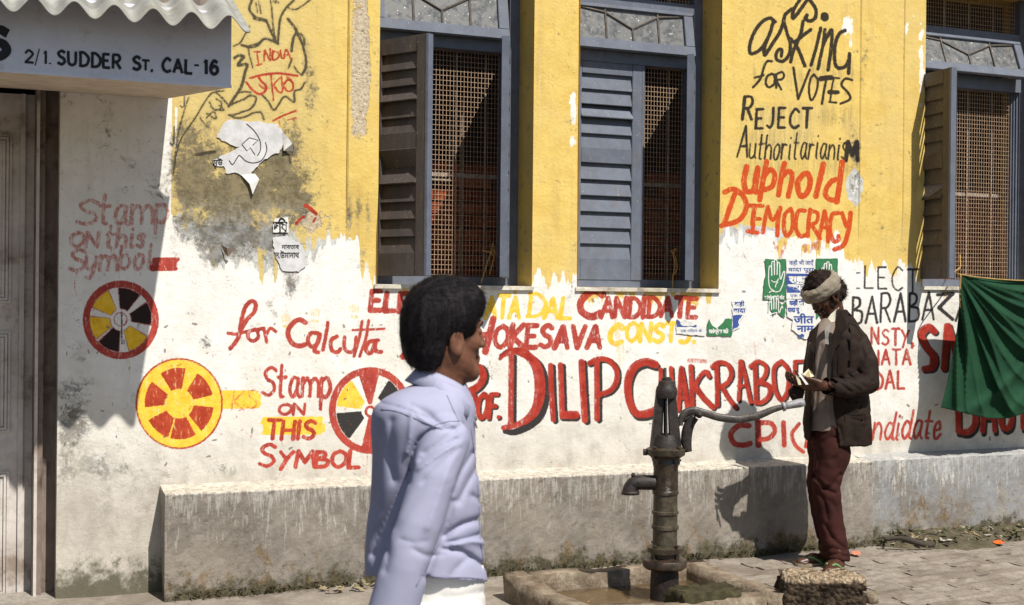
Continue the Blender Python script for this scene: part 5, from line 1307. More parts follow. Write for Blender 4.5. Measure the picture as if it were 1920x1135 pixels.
def head_skin(f, fr):
    E_ = lambda c, r: f.ell(fr.w(c), np.array(r) * fr.s, fr.R)
    C_ = lambda a, b, ra, rb: f.cone(fr.w(a), fr.w(b), ra * fr.s, rb * fr.s)
    f.add(E_((-.006, 0, .035), (.090, .073, .083)))
    f.add(E_((.030, 0, -.02), (.060, .057, .085)), .02)
    for sg in (1, -1):
        f.add(C_((.0, .050 * sg, -.055), (.062, .020 * sg, -.102), .020, .022), .03); f.add(E_((.062, .036 * sg, -.020), (.022, .020, .018)), .02)
    f.add(E_((.076, 0, -.104), (.020, .024, .018)), .02)
    f.add(C_((.080, -.026, .032), (.080, .026, .032), .013, .013), .015)
    for sg in (1, -1): f.sub(E_((.097, .032 * sg, .012), (.018, .016, .011)), .012)
    f.add(C_((.087, 0, .018), (.105, 0, -.022), .0080, .0115), .012); f.add(E_((.100, .011 * 1, -.027), (.010, .007, .007)), .006); f.add(E_((.098, -.011, -.027), (.011, .008, .008)), .006)
    f.add(C_((.084, -.020, -.060), (.084, .020, -.060), .0075, .0075), .010); f.add(C_((.082, -.017, -.072), (.082, .017, -.072), .008, .008), .010)
    for sg in (1, -1): f.add(E_((.079, .031 * sg, .011), (.012, .013, .011)), .004)
    for sg in (1, -1):
        f.add(E_((-.004, .078 * sg, -.018), (.021, .009, .035)), .008); f.sub(E_((.002, .088 * sg, -.012), (.011, .008, .020)), .006); f.add(E_((-.001, .079 * sg, -.046), (.010, .007, .010)), .006)
def eyes(fr, mat_w, mat_d, parent):
    for sg in (1, -1):
        bm = bmesh.new(); bmesh.ops.create_uvsphere(bm, u_segments=14, v_segments=10, radius=.0108 * fr.s); bmesh.ops.translate(bm, vec=Vector(fr.w((.0770, .030 * sg, .0115))), verts=bm.verts[:]); keep(bm_obj('eye', bm, mat_w, smooth=True), parent)
        bm = bmesh.new(); bmesh.ops.create_uvsphere(bm, u_segments=12, v_segments=8, radius=.0060 * fr.s); bmesh.ops.translate(bm, vec=Vector(fr.w((.0828, .031 * sg, .0110))), verts=bm.verts[:]); keep(bm_obj('iris', bm, mat_d, smooth=True), parent)
def hand_geo(f, wrist, dirv, palmn, size, curl, spread=1.0, thumb_side=1):
    """palm and five bent fingers. dirv: along the hand, palmn: out of the palm"""
    d = np.array(dirv, float); d /= np.linalg.norm(d); n_ = np.array(palmn, float); n_ -= d * (n_ @ d); n_ /= np.linalg.norm(n_); s_ = np.cross(n_, d) * thumb_side
    wv = np.array(wrist, float); L_ = size
    for k in range(4):
        o = (k - 1.5) * .021 * L_ / .18; base = wv + d * .085 * L_ / .18 + s_ * o
        f.add(f.cone(wv + s_ * o * .7, base, .0165 * L_ / .18, .0125 * L_ / .18), .012)
        p = base; ln = (.042, .047, .045, .036)[k] * L_ / .18; ang = curl * (.55 + .06 * k); rr = .0092 * L_ / .18
        dd = d.copy()
        for j in range(3):
            ca, sa = math.cos(ang * (j + .6)), math.sin(ang * (j + .6)); dd = d * ca + n_ * sa + s_ * (k - 1.5) * .06 * spread
            q = p + dd * ln * (1, .7, .55)[j]; f.add(f.cone(p, q, rr * (1 - .08 * j), rr * (.93 - .1 * j)), .004); p = q
    b = wv + d * .02 + s_ * -.026 * L_ / .18; q = b + (d * .6 - s_ * .75 + n_ * .35) * .040 * L_ / .18; f.add(f.cone(b, q, .0155 * L_ / .18, .0115 * L_ / .18), .01); q2 = q + (d * .95 - s_ * .1 + n_ * .4) * .035 * L_ / .18; f.add(f.cone(q, q2, .011 * L_ / .18, .0085 * L_ / .18), .004)
def loft(f, prof, tcen, bfun, rot=0.0, close=.02):
    """prof: rows (py, centre px, half width m); depth half b(py); along RGT / FWD axes, rounded ends"""
    px, py = f.px(); ys = np.array([p[0] for p in prof], float); cx = np.array([p[1] for p in prof], float); hw = np.array([p[2] for p in prof], float)
    Q = f.P - CAM.astype(np.float32); dep = Q @ FWD.astype(np.float32); c = np.interp(py, ys, cx); a = np.interp(py, ys, hw); b = np.interp(py, ys, np.array([bfun(y) for y in ys]))
    yy = np.linspace(ys[0], ys[-1], 160); ker = np.hanning(19); ker /= ker.sum(); sm = lambda A: np.convolve(np.pad(A, 9, mode='edge'), ker, 'valid')
    c = np.interp(py, yy, sm(np.interp(yy, ys, cx))); a = np.interp(py, yy, sm(np.interp(yy, ys, hw))); b = np.interp(py, yy, sm(np.array([bfun(y) for y in yy])))
    tc = np.interp(py, ys, np.array([tcen(y) for y in ys])) if callable(tcen) else tcen
    u = (px - c) / F * dep; v = dep - tc
    if rot: u, v = u * math.cos(rot) + v * math.sin(rot), -u * math.sin(rot) + v * math.cos(rot)
    e = 2.35; k = ((np.abs(u) / a) ** e + (np.abs(v) / b) ** e) ** (1 / e); d = (k - 1) * np.minimum(a, b) * .92
    sc = F / dep; dt = (ys[0] - py) / sc; db = (py - ys[-1]) / sc
    return np.maximum(np.maximum(d, dt + 0 * d), db).astype(np.float32), u, v
def one_body(parent, mat, objs, limbs, h=.012):
    """the whole body as one mesh: head, hands, feet and the limbs hidden under the clothes"""
    allp = np.array([p[:3] for c in limbs for p in c]); F_ = Field(allp.min(0) - .12, allp.max(0) + .12, h)
    for c in limbs: F_.add(F_.chain(c), .02)
    V = []; Q = []
    for o in objs + [F_.mesh('body_core', mat)]:
        k = len(V); V += [tuple(v.co) for v in o.data.vertices]; Q += [tuple(i + k for i in p.vertices) for p in o.data.polygons]; bpy.data.objects.remove(o)
    return keep(mesh_obj('body', V, Q, mat, None, True), parent)
def skin_mat(name, c1, c2, rough=.45):
    m = M(name); a = m.noise(30, 4, .6); m.col(m.mix(m.ss(a, .3, .7), c1, c2)); m.rough(rough); m.b.inputs['Subsurface Weight'].default_value = .0; m.b.inputs['Specular IOR Level'].default_value = .4; m.bump(m.noise(220, 3), .12, .001); return m.m
def hair_mat(name, c1, c2, scale=(1, 1, 1)):
    m = M(name); a = m.noise(90, 4, .7, scale); st_ = m.noise(55, 4, .7, (1, 1, .12), dist=.5); m.col(m.mix(m.ss(st_, .45, .65), m.mix(m.ss(a, .4, .62), c1, c2), tuple(v * 1.8 for v in c2))); m.rough(.6); m.b.inputs['Specular IOR Level'].default_value = .12; m.bump(m.noise(160, 4, .7, scale), .8, .004); return m.m  # the lighter streaks put the hair's sheen into its colour
def cloth(name, c1, c2, sc=400, rough=.9, sheen=.1, big=8, bump=.15):
    m = M(name); a = m.noise(big, 5, .6); m.col(m.mix(m.ss(a, .3, .7), c1, c2)); m.rough(rough); m.b.inputs['Specular IOR Level'].default_value = .12; m.bump(m.ma('ADD', m.noise(sc, 2, .6), m.ma('MULTIPLY', m.noise(45, 4, .6), 1.5)), bump, .002); return m.m
def strands(name, f, fr, mat, parent, nst, length, seed, comb, wid=.0006, keepf=None, lift=.06, fuzz=.12):
    r = np.random.default_rng(seed); m = np.abs(f.d) < f.h * .6; idx = np.argwhere(m)
    sel = idx[r.integers(0, len(idx), nst)]; gr = np.stack(np.gradient(f.d, f.h), -1); V = []; Fc = []
    for i in sel:
        i = tuple(i); p = f.lo + np.array(i) * f.h; n_ = gr[i]; n_ = n_ / (np.linalg.norm(n_) + 1e-6); p = p + r.normal(size=3) * f.h * .4
        if keepf is not None and not keepf(p): continue
        c = comb(p); t = c - n_ * (c @ n_); t = t / (np.linalg.norm(t) + 1e-6); t = t + r.normal(size=3) * fuzz; L_ = length * r.uniform(.5, 1.2); s_ = np.cross(t, n_); s_ /= np.linalg.norm(s_) + 1e-6
        a = p - n_ * .001; b = p + t * L_ * .5 + n_ * L_ * lift; c2 = p + t * L_ + n_ * L_ * lift * .6; k = len(V)
        V += [a + s_ * wid, a - s_ * wid, b - s_ * wid * .8, b + s_ * wid * .8, c2]; Fc += [(k, k + 1, k + 2, k + 3), (k + 3, k + 2, k + 4)]
    return keep(mesh_obj(name, V, Fc, mat), parent)

# ------------------------------------------------------------------ passer-by in the pale shirt (near the camera, walking right)
T1 = 3.25; K1 = F / T1
SKIN1 = skin_mat('warm_brown_skin', (.115, .046, .025), (.165, .070, .038), .6); HAIR1 = hair_mat('black_hair', (.003, .0025, .003), (.010, .008, .009), (1, 1, 1)); EYEW = simple('eye_white', (.32, .28, .24), None, 10, .3); EYED = simple('dark_iris', (.03, .02, .015), None, 10, .2)
SHIRT1 = cloth('lavender_cotton', (.31, .315, .43), (.36, .365, .485), 500, .85, .15, 6, .12); 
def ridged(mat_, sc, st, dist, scale=(1, 1, 1)):
    """fine sharp creases of worn cotton as surface relief"""
    t = mat_.node_tree; b = t.nodes['Principled BSDF']; g_ = t.nodes.new('ShaderNodeNewGeometry'); mp = t.nodes.new('ShaderNodeMapping'); mp.inputs['Scale'].default_value = scale; mp.inputs['Rotation'].default_value = (.2, .5, .1)
    n_ = t.nodes.new('ShaderNodeTexNoise'); n_.noise_type = 'RIDGED_MULTIFRACTAL'; n_.inputs['Scale'].default_value = sc; n_.inputs['Detail'].default_value = 3; n_.inputs['Distortion'].default_value = .6; t.links.new(g_.outputs['Position'], mp.inputs[0]); t.links.new(mp.outputs[0], n_.inputs['Vector'])
    bp = t.nodes.new('ShaderNodeBump'); bp.inputs['Strength'].default_value = st; bp.inputs['Distance'].default_value = dist; t.links.new(n_.outputs[0], bp.inputs['Height'])
    old = [l for l in t.links if l.to_socket == b.inputs['Normal']]
    if old: t.links.new(old[0].from_socket, bp.inputs['Normal'])
    t.links.new(bp.outputs[0], b.inputs['Normal'])
ridged(SHIRT1, 6, .45, .012, (1, 1, .4)); ridged(SHIRT1, 16, .35, .005, (.6, .6, 1)); PANTS1 = cloth('off_white_trousers', (.64, .63, .60), (.72, .71, .68), 450, .9, .1, 6)
c1 = W(838, 628, T1); fr = Frame(c1, math.radians(4), math.radians(1), .93)
feet1 = W(800, 700, T1); man1 = tag(empty('person', (float(feet1[0]), float(feet1[1]), -.12)), 'dark haired man in a pale lavender shirt walking to the right in the foreground', 'person')
f = Field(c1 - np.array([.16, .14, .17]), c1 + np.array([.16, .14, .16]), .0032)
head_skin(f, fr)
nb = W(822, 735, T1 + .0)
f.add(f.cone(fr.w((-.022, 0, -.05)), nb, .056, .060), .03)
f.noise(.0006, 40, 3); 
hd_ = f.mesh('body', SKIN1)
# the rest of the body under the clothes, one mesh joined to the head by the neck
fb = Field(W(800, 900, T1) - np.array([.35, .35, .32]), W(800, 900, T1) + np.array([.35, .35, .32]), .012)
eyes(fr, EYEW, EYED, man1)
bm = bmesh.new(); 
for sg in (1, -1): tube(bm, [Vector(fr.w(p)) for p in ((.088, .014 * sg, .031), (.092, .028 * sg, .036), (.083, .047 * sg, .030))], [.003, .0042, .002], 6)
keep(bm_obj('eyebrows', bm, HAIR1), man1)
fh = Field(c1 - np.array([.19, .17, .19]), c1 + np.array([.19, .17, .22]), .0036)
E_ = lambda F_, c, r: F_.ell(fr.w(c), np.array(r) * fr.s, fr.R)
fh.add(E_(fh, (-.012, 0, .055), (.106, .092, .108))); fh.add(E_(fh, (-.070, 0, .02), (.060, .082, .100)), .03); fh.add(E_(fh, (-.060, 0, -.050), (.050, .070, .060)), .04); fh.add(E_(fh, (.046, 0, .095), (.056, .072, .048)), .03)
q = fh.loc(fr, 0); lx, ly, lz = q[..., 0], q[..., 1], q[..., 2]
# carve the face: in front of a line from the hairline down to the sideburn
cut = np.maximum(lz - (.048 + .0 * lx), .066 - lx); fh.sub((cut * fr.s).astype(np.float32), .012)
cut2 = np.maximum(lz + .012, .022 - lx); fh.sub((cut2 * fr.s).astype(np.float32), .008)
cut3 = np.maximum(lz + .020 + .0 * lx, -.030 - lx); fh.sub((cut3 * fr.s).astype(np.float32), .010)
fh.sub(((lz + .100) * fr.s).astype(np.float32), .02)
fh.noise(.0035, 7, 5); fh.noise(.0016, 22, 6, (1, 1, .35)); fh.noise(.0008, 60, 7, (1, 1, .2))
fh.mesh('hair', HAIR1, man1)
def comb1(p):
    l = fr.R.T @ (p - fr.o) / fr.s; v = np.array([-.25, .1, -1.0]) if l[2] < .09 else np.array([.6, .35, -.25]); return fr.R @ v
strands('hair_strands', fh, fr, HAIR1, man1, 5500, .026, 3, comb1, .0005, None, .02, .09)
fm = Field(c1 + fr.R @ np.array([.085, 0, -.045]) - .05, c1 + fr.R @ np.array([.085, 0, -.045]) + .05, .002)
fm.add(fm.cone(fr.w((.0905, 0, -.046)), fr.w((.078, .030, -.058)), .0068, .004)); fm.add(fm.cone(fr.w((.0905, 0, -.046)), fr.w((.078, -.030, -.058)), .0068, .004)); fm.noise(.0008, 60, 3); fm.mesh('moustache', HAIR1, man1)
# shirt
fs = Field(W(795, 905, T1) - np.array([.27, .36, .36]), W(795, 905, T1) + np.array([.28, .36, .36]), .0040)
prof = [(712, 832, .050), (728, 822, .075), (745, 805, .108), (765, 798, .128), (800, 795, .130), (850, 796, .131), (900, 797, .137), (950, 797, .141), (1000, 795, .146), (1040, 796, .151), (1075, 799, .153), (1098, 802, .155), (1120, 803, .155)]
dep_ = {712: .07, 728: .11, 745: .155, 765: .19, 800: .20, 850: .19, 1000: .155, 1120: .165}
bf = lambda y: float(np.interp(y, list(dep_), list(dep_.values())))
d, u, v = loft(fs, prof, T1 + .02, bf, rot=math.radians(-8)); px, py = fs.px()
hem = (py - (1088 + (px - 850) * .05)) / K1; d = np.maximum(d, hem.astype(np.float32)); fs.add(d)
fs.add(fs.cone(W(770, 790, T1 - .08), W(775, 790, T1 + .12), .065, .065), .05)
# near (right) arm: swings back
arm = [(*W(832, 826, T1 - .150), .063), (*W(813, 900, T1 - .20), .060), (*W(786, 985, T1 - .23), .0575), (*W(760, 1060, T1 - .24), .058), (*W(736, 1150, T1 - .24), .058)]
fs.add(fs.chain(arm), .010)
# far arm just behind the back
arm2 = [(*W(800, 800, T1 + .15), .06), (*W(800, 900, T1 + .18), .056), (*W(810, 1040, T1 + .18), .050)]
fs.add(fs.chain(arm2), .03)
fs.sub(fs.cone(nb + np.array([0, 0, -.02]), fr.w((-.02, 0, .0)), .063, .066), .004)
G_ = fs.groove
for P, a, s_ in (([(852, 806), (815, 806), (785, 826), (770, 862), (766, 905)], .009, 3.5), ([(768, 880), (745, 930), (712, 1000), (700, 1040)], .011, 8), ([(862, 800), (825, 830), (795, 850)], .008, 5), ([(850, 836), (815, 858), (784, 880)], -.007, 2.5), ([(858, 822), (820, 842), (788, 862)], .007, 3), ([(862, 840), (828, 870), (792, 905)], .005, 3), ([(868, 826), (842, 880), (822, 930), (800, 990)], -.004, 5),
                 ([(905, 972), (865, 985), (835, 1005)], .012, 5), ([(907, 1000), (870, 1012), (838, 1018)], .010, 4), ([(905, 1018), (880, 1015), (850, 1022)], -.008, 5), ([(905, 1060), (865, 1035), (832, 1030)], .011, 5), ([(900, 870), (880, 900), (860, 940)], .008, 6),
                 ([(848, 940), (838, 985), (818, 1035), (800, 1080)], .010, 7), ([(885, 850), (865, 885), (850, 925)], .007, 5), ([(800, 900), (770, 950), (745, 990)], .003, 9), ([(800, 1015), (778, 1018), (752, 1012)], .003, 3), ([(830, 1040), (800, 1042), (775, 1030)], .005, 4),
                 ([(735, 790), (730, 850), (738, 900)], .007, 8), ([(775, 765), (790, 785), (815, 800)], -.004, 2.5), ([(772, 775), (768, 820), (762, 850)], -.005, 4), ([(712, 755), (760, 768), (815, 790), (850, 802)], .004, 1.6), ([(712, 800), (706, 880), (703, 950)], .006, 8), ([(770, 760), (800, 775), (830, 800)], .005, 5), ([(885, 930), (905, 940)], .006, 5), ([(722, 1010), (728, 1045), (722, 1070)], .006, 6),
                 ([(840, 860), (830, 920), (808, 985)], -.004, 12), ([(880, 1045), (860, 1062), (845, 1080)], .006, 6)):
    G_(P, a, s_)
fs.noise(.0016, 4, 11, (1.2, 1.2, .7))
shirt_o = fs.mesh('shirt', SHIRT1, man1, 5)
from mathutils.bvhtree import BVHTree
def seams(name, objm, mat, parent, paths, r=.0011, lift=.0006):
    bv = BVHTree.FromPolygons([v.co.copy() for v in objm.data.vertices], [tuple(p.vertices) for p in objm.data.polygons]); bm = bmesh.new()
    for P in paths:
        q = catmull(P, 6); pts = []
        for a, b in q:
            d = ray(a, b); h_ = bv.ray_cast(Vector(CAM), Vector(d).normalized())
            if h_[0] is not None: pts.append(h_[0] + h_[1] * lift * (1 if h_[1].dot(Vector(d)) < 0 else -1))
        if len(pts) > 2: tube(bm, pts, r, 5)
    return keep(bm_obj(name, bm, mat, smooth=True), parent)
SEAM1 = simple('shirt_seam', (.24, .245, .34), None, 60, .9, .1)
seams('shirt_seams', shirt_o, SEAM1, man1, [[(714, 768), (745, 772), (790, 790), (830, 806)], [(862, 790), (835, 792), (800, 806), (780, 832), (772, 862)], [(838, 742), (848, 765), (860, 790)], [(788, 1078), (830, 1083), (870, 1083), (905, 1086)], [(828, 1012), (800, 1060), (780, 1100)], [(882, 800), (890, 860), (896, 930), (900, 1000), (906, 1060)]])
# collar: folded band round the neck
def collar(ctr, fr2, R0, mat, parent, spread=.055, hgt=.045, tip=.06):
    V = []; Fc = []; n_ = 40
    for i in range(n_ + 1):
        a = math.radians(-160 + 320 * i / n_) + math.pi; w_ = min(1, abs(i / n_ - .5) * 2); fall = .004 - .022 * w_ ** 3
        for rr, zz_ in ((R0 * 1.0, -.012), (R0 * .98, .020 + fall), (R0 * 1.03, .026 + fall), (R0 * 1.12, .014 + fall), (R0 * 1.32 + tip * .5 * w_ ** 6, -.018 - tip * .5 * w_ ** 5 + fall)):
            V.append(ctr + fr2.R @ np.array([rr * math.cos(a) * 1.05, rr * math.sin(a), zz_]))
    for i in range(n_):
        for k in range(4): Fc.append((i * 5 + k, i * 5 + k + 1, (i + 1) * 5 + k + 1, (i + 1) * 5 + k))
    o = mesh_obj('collar', V, Fc, mat, smooth=True); md_ = o.modifiers.new('t', 'SOLIDIFY'); md_.thickness = .003; md_.offset = 0; return keep(o, parent)
frc = Frame(c1, math.radians(-4), math.radians(20)); collar(W(826, 727, T1), frc, .066, SHIRT1, man1)
# the long collar point lying over the shirt front
up_ = [(781, 697, .02), (800, 700, -.045), (830, 712, -.080), (860, 736, -.088), (882, 764, -.080)]; lo_ = [(776, 714, .02), (794, 723, -.062), (822, 744, -.106), (850, 768, -.118), (878, 782, -.100)]
cp_ = mesh_obj('collar_point', [W(a, b, T1 + c) for a, b, c in up_ + lo_], [(i, i + 1, i + 6, i + 5) for i in range(4)], SHIRT1, smooth=True); md_ = cp_.modifiers.new('t', 'SOLIDIFY'); md_.thickness = .004; md_.offset = 0; keep(cp_, man1)
ft = Field(W(790, 1180, T1) - np.array([.26, .26, .24]), W(790, 1180, T1) + np.array([.26, .26, .16]), .007)
prof = [(1060, 815, .125), (1100, 822, .118), (1180, 825, .12), (1260, 820, .12), (1300, 815, .12)]
d, u, v = loft(ft, prof, T1 + .02, lambda y: .135); ft.add(d); ft.groove([(905, 1110), (870, 1118), (830, 1122)], .006, 4); ft.groove([(895, 1128), (850, 1130)], .005, 4); ft.mesh('trousers', PANTS1, man1)
# legs on down to the street (below the frame), shoes, near hand
base = W(812, 1180, T1); gx, gy = float(base[0]), float(base[1]); gz = -.12
fl = Field((gx - .55, gy - .25, gz - .01), (gx + .6, gy + .25, float(base[2]) + .1), .012)
hipz = float(base[2]) + .04
fl.add(fl.chain([(gx, gy - .09, hipz, .10), (gx + .16, gy - .09, .30, .078), (gx + .30, gy - .09, gz + .10, .062)]), .02); fl.add(fl.chain([(gx, gy + .09, hipz, .10), (gx - .02, gy + .09, .31, .078), (gx - .30, gy + .09, gz + .17, .060)]), .04)
fl.mesh('trouser_legs', PANTS1, man1)
for ox, oy, pz_ in ((gx + .29, gy - .09, 0.0), (gx - .31, gy + .09, .05)):
    fo = Field((ox - .14, oy - .08, gz - .005), (ox + .26, oy + .08, gz + .20), .008); fo.add(fo.cone((ox, oy, gz + .045 + pz_), (ox + .17, oy, gz + .035), .042, .036)); fo.add(fo.cone((ox, oy, gz + .06 + pz_), (ox, oy, gz + .13), .04, .045), .02); fo.mesh('shoe', simple('dark_leather', (.05, .03, .02)), man1, )
ha = W(738, 1150, T1 - .245); fhn = Field(ha - np.array([.14, .10, .22]), ha + np.array([.10, .10, .05]), .0045)
fhn.add(fhn.cone(ha + np.array([.012, 0, .04]), ha + np.array([-.012, 0, -.045]), .030, .026)); hand_geo(fhn, ha + np.array([-.012, 0, -.045]), (-.25, .02, -1), (1, .25, 0), .175, .45); hn1 = fhn.mesh('hand', SKIN1)
hb = W(806, 1060, T1 + .19); fhn = Field(hb - np.array([.10, .10, .24]), hb + np.array([.12, .10, .04]), .006); fhn.add(fhn.cone(hb, hb + np.array([.01, 0, -.06]), .030, .026)); hand_geo(fhn, hb + np.array([.01, 0, -.06]), (.15, .02, -1), (1, -.25, 0), .175, .45, 1, -1); hn2 = fhn.mesh('hand', SKIN1)
L3 = lambda p, r: (*p, r)
one_body(man1, SKIN1, [hd_, hn1, hn2], [[L3(nb, .05), L3(W(800, 850, T1), .07), L3(W(812, 1120, T1), .07), (gx + .15, gy - .09, .30, .045), (gx + .29, gy - .09, gz + .10, .035)], [L3(W(812, 1120, T1), .07), (gx - .02, gy + .09, .31, .045), (gx - .30, gy + .09, gz + .17, .035)],
    [L3(W(815, 780, T1), .04), L3(W(828, 830, T1 - .145), .036), L3(W(786, 985, T1 - .24), .033), L3(ha, .027)], [L3(W(815, 780, T1), .04), L3(W(802, 830, T1 + .13), .036), L3(W(800, 940, T1 + .18), .033), L3(hb, .027)]])

# ------------------------------------------------------------------ man with the headband beside the pump
T2 = 7.02; K2 = F / T2
SKIN2 = skin_mat('dark_brown_skin', (.050, .019, .010), (.085, .033, .017), .4); HAIR2 = hair_mat('bushy_black_hair', (.008, .005, .004), (.022, .013, .010)); BAND = cloth('grey_khaki_headcloth', (.20, .17, .13), (.29, .25, .19), 300, .95, .1, 20, .3)
COAT = cloth('dark_brown_coat_cloth', (.012, .0075, .0055), (.026, .0165, .012), 350, .7, .25, 9, .25); SHIRT2 = cloth('faded_taupe_shirt', (.19, .15, .125), (.25, .20, .165), 300, .95, .1, 9, .25); ridged(COAT, 9, .5, .008, (1, 1, .6)); ridged(SHIRT2, 10, .5, .008, (1, 1, .4)); TRS = cloth('maroon_brown_trousers', (.032, .0115, .0095), (.052, .0175, .0145), 350, .9, .15, 9, .25)
c2 = W(1546, 553, T2); f2 = Frame(c2, math.radians(184), math.radians(36), .95)
ft0 = atZ(1570, 1052, 0.0); man2 = tag(empty('person', (float(ft0[0]), float(ft0[1]), 0)), 'bearded man in a dark coat and cloth headband looking down at papers in his hands', 'person')
f = Field(c2 - np.array([.17, .14, .20]), c2 + np.array([.17, .14, .16]), .0042); head_skin(f, f2); nk = W(1567, 604, T2 + .01)
f.add(f.cone(f2.w((-.025, 0, -.05)), nk, .054, .058), .03); hd2_ = f.mesh('body', SKIN2); eyes(f2, EYEW, EYED, man2)
E2 = lambda F_, c, r: F_.ell(f2.w(c), np.array(r) * f2.s, f2.R)
fh = Field(c2 - np.array([.20, .17, .19]), c2 + np.array([.20, .17, .20]), .0045)
fh.add(E2(fh, (-.005, 0, .062), (.098, .084, .090))); fh.add(E2(fh, (-.085, 0, .0), (.052, .080, .060)), .02); fh.add(E2(fh, (-.070, -.0, -.045), (.050, .078, .045)), .02); fh.add(E2(fh, (-.030, .068, -.015), (.035, .020, .045)), .015); fh.add(E2(fh, (-.030, -.068, -.015), (.035, .020, .045)), .015)
q = fh.loc(f2, 0); lx, ly, lz = q[..., 0], q[..., 1], q[..., 2]; fh.sub((np.maximum(lz - .04, .012 - lx) * f2.s).astype(np.float32), .01)
fh.noise(.007, 16, 31); fh.noise(.003, 45, 32); fh.mesh('hair', HAIR2, man2)
strands('hair_strands', fh, f2, HAIR2, man2, 1800, .016, 5, lambda p: (p - c2) + np.array([0, 0, -.05]), .0011, None, .3, .5)
fbd = Field(c2 - np.array([.15, .13, .22]), c2 + np.array([.15, .13, .06]), .0042)
fbd.add(E2(fbd, (.045, 0, -.088), (.050, .052, .045))); fbd.add(E2(fbd, (.018, .048, -.050), (.032, .022, .045)), .02); fbd.add(E2(fbd, (.018, -.048, -.050), (.032, .022, .045)), .02); fbd.add(fbd.cone(f2.w((.088, .03, -.056)), f2.w((.088, -.03, -.056)), .009, .009), .01); fbd.sub(E2(fbd, (.100, 0, -.066), (.02, .018, .007)), .004)
fbd.noise(.004, 22, 35); fbd.noise(.002, 50, 36); fbd.mesh('beard', HAIR2, man2)
# headband: wound cloth, several overlapping rolls
fk = Field(c2 - np.array([.19, .16, .12]), c2 + np.array([.19, .16, .19]), .0042)
for k, (zc, R_, tl_, th_) in enumerate(((.026, .101, .10, .020), (.044, .106, -.04, .023), (.062, .107, .06, .021), (.080, .103, -.06, .016))):
    q = fk.loc(f2, 0); zc_ = zc + tl_ * q[..., 0] * .6; rad = np.hypot(q[..., 0] / 1.10, q[..., 1] / .90) + 1e-6; d = np.hypot(rad - (R_ - .012), (q[..., 2] - zc_) * .9) - th_; fk.add((d * f2.s * .9).astype(np.float32), .004)
fk.add(E2(fk, (-.118, -.02, .060), (.028, .030, .022)), .01); fk.add(E2(fk, (-.128, -.03, .035), (.020, .015, .025)), .01)
fk.noise(.0035, 9, 41, (1, 1, 3)); fk.noise(.0012, 30, 42); fk.mesh('headband', BAND, man2)
# inner shirt
lo = W(1572, 715, T2) - np.array([.30, .26, .40]); hi = W(1572, 715, T2) + np.array([.30, .26, .40])
dep2 = {590: .07, 605: .10, 625: .135, 650: .15, 700: .145, 760: .14, 840: .15}; bf2 = lambda y: float(np.interp(y, list(dep2), list(dep2.values())))
fi = Field(lo, hi, .0065)
prof = [(598, 1562, .062), (615, 1562, .105), (640, 1563, .135), (700, 1566, .142), (760, 1568, .15), (808, 1566, .155)]
d, u, v = loft(fi, prof, T2 + .01, lambda y: bf2(y) - .028, rot=.0); fi.add(d)
fi.sub(fi.cone(nk, f2.w((.02, 0, -.09)), .055, .055), .01)
for P, a, s_ in (([(1556, 640), (1553, 700), (1550, 760), (1548, 800)], .008, 2), ([(1540, 650), (1535, 700), (1530, 770)], .006, 2.5), ([(1562, 700), (1558, 760), (1560, 800)], .005, 2.5), ([(1545, 745), (1558, 752)], .006, 2)): fi.groove(P, a, s_)
fi.noise(.004, 6, 51); fi.mesh('shirt', SHIRT2, man2, 2)
WC = simple('white_collar_cloth', (.70, .66, .55), (.58, .54, .44), 40, .9, .2)
def patch(name, pts, t, mat, parent, bow=.02):
    P = [W(a, b, t + (bow * math.sin(i * 1.3))) for i, (a, b) in enumerate(pts)]; o = mesh_obj(name, P, [tuple(range(len(P)))], mat); md_ = o.modifiers.new('t', 'SOLIDIFY'); md_.thickness = .004; return keep(o, parent)
patch('shirt_collar', [(1573, 576), (1570, 590), (1566, 603), (1558, 604), (1552, 597), (1558, 589), (1567, 581)], T2 - .150, WC, man2, .005)
patch('undershirt', [(1546, 618), (1553, 608), (1557, 609), (1553, 632), (1554, 646), (1546, 645), (1547, 632)], T2 - .150, simple('pale_undershirt', (.38, .36, .33), (.26, .24, .22), 30), man2, .003)
# coat
fc = Field(lo, hi, .0060)
prof = [(580, 1572, .045), (592, 1573, .075), (606, 1573, .105), (625, 1572, .142), (650, 1571, .165), (700, 1570, .172), (760, 1570, .180), (800, 1570, .190), (838, 1571, .193)]
d, u, v = loft(fc, prof, T2 + .01, bf2); px, py = fc.px()
hem = (py - np.interp(px, [1495, 1512, 1530, 1580, 1600, 1640], [812, 826, 832, 843, 842, 834])) / K2; fc.add(np.maximum(d, hem.astype(np.float32)))
# opening with the shirt showing
l_ = np.interp(py, [575, 610, 650, 700, 760, 850], [1551, 1532, 1529, 1526, 1524, 1520]); r__ = np.interp(py, [575, 606, 640, 680, 760, 808, 850], [1566, 1568, 1561, 1558, 1562, 1569, 1575]); wedge = np.maximum((l_ - px) / K2, (px - r__) / K2).astype(np.float32)
frontm = np.maximum(wedge, (v + .02).astype(np.float32)); fc.sub(frontm, .006)
fc.sub(fc.cone(nk + np.array([0, 0, -.03]), f2.w((.0, 0, -.02)), .060, .070), .008)
inner, _, _ = loft(fc, [(560, 1562, .04)] + [(a, b, c_ - .026) for a, b, c_ in prof[2:-1]] + [(900, 1571, .17)], T2 + .01, lambda y: bf2(y) - .024); fc.sub(inner, .004)
sl_ = [(*W(1606, 640, T2 - .02), .066), (*W(1624, 680, T2 - .07), .064), (*W(1628, 718, T2 - .10), .062), (*W(1590, 728, T2 - .17), .056), (*W(1552, 724, T2 - .22), .050)]
fc.add(fc.chain(sl_), .015)
fc.add(fc.chain([(*W(1530, 640, T2 + .06), .05), (*W(1521, 690, T2 + .04), .048), (*W(1519, 722, T2 - .02), .044)]), .01)
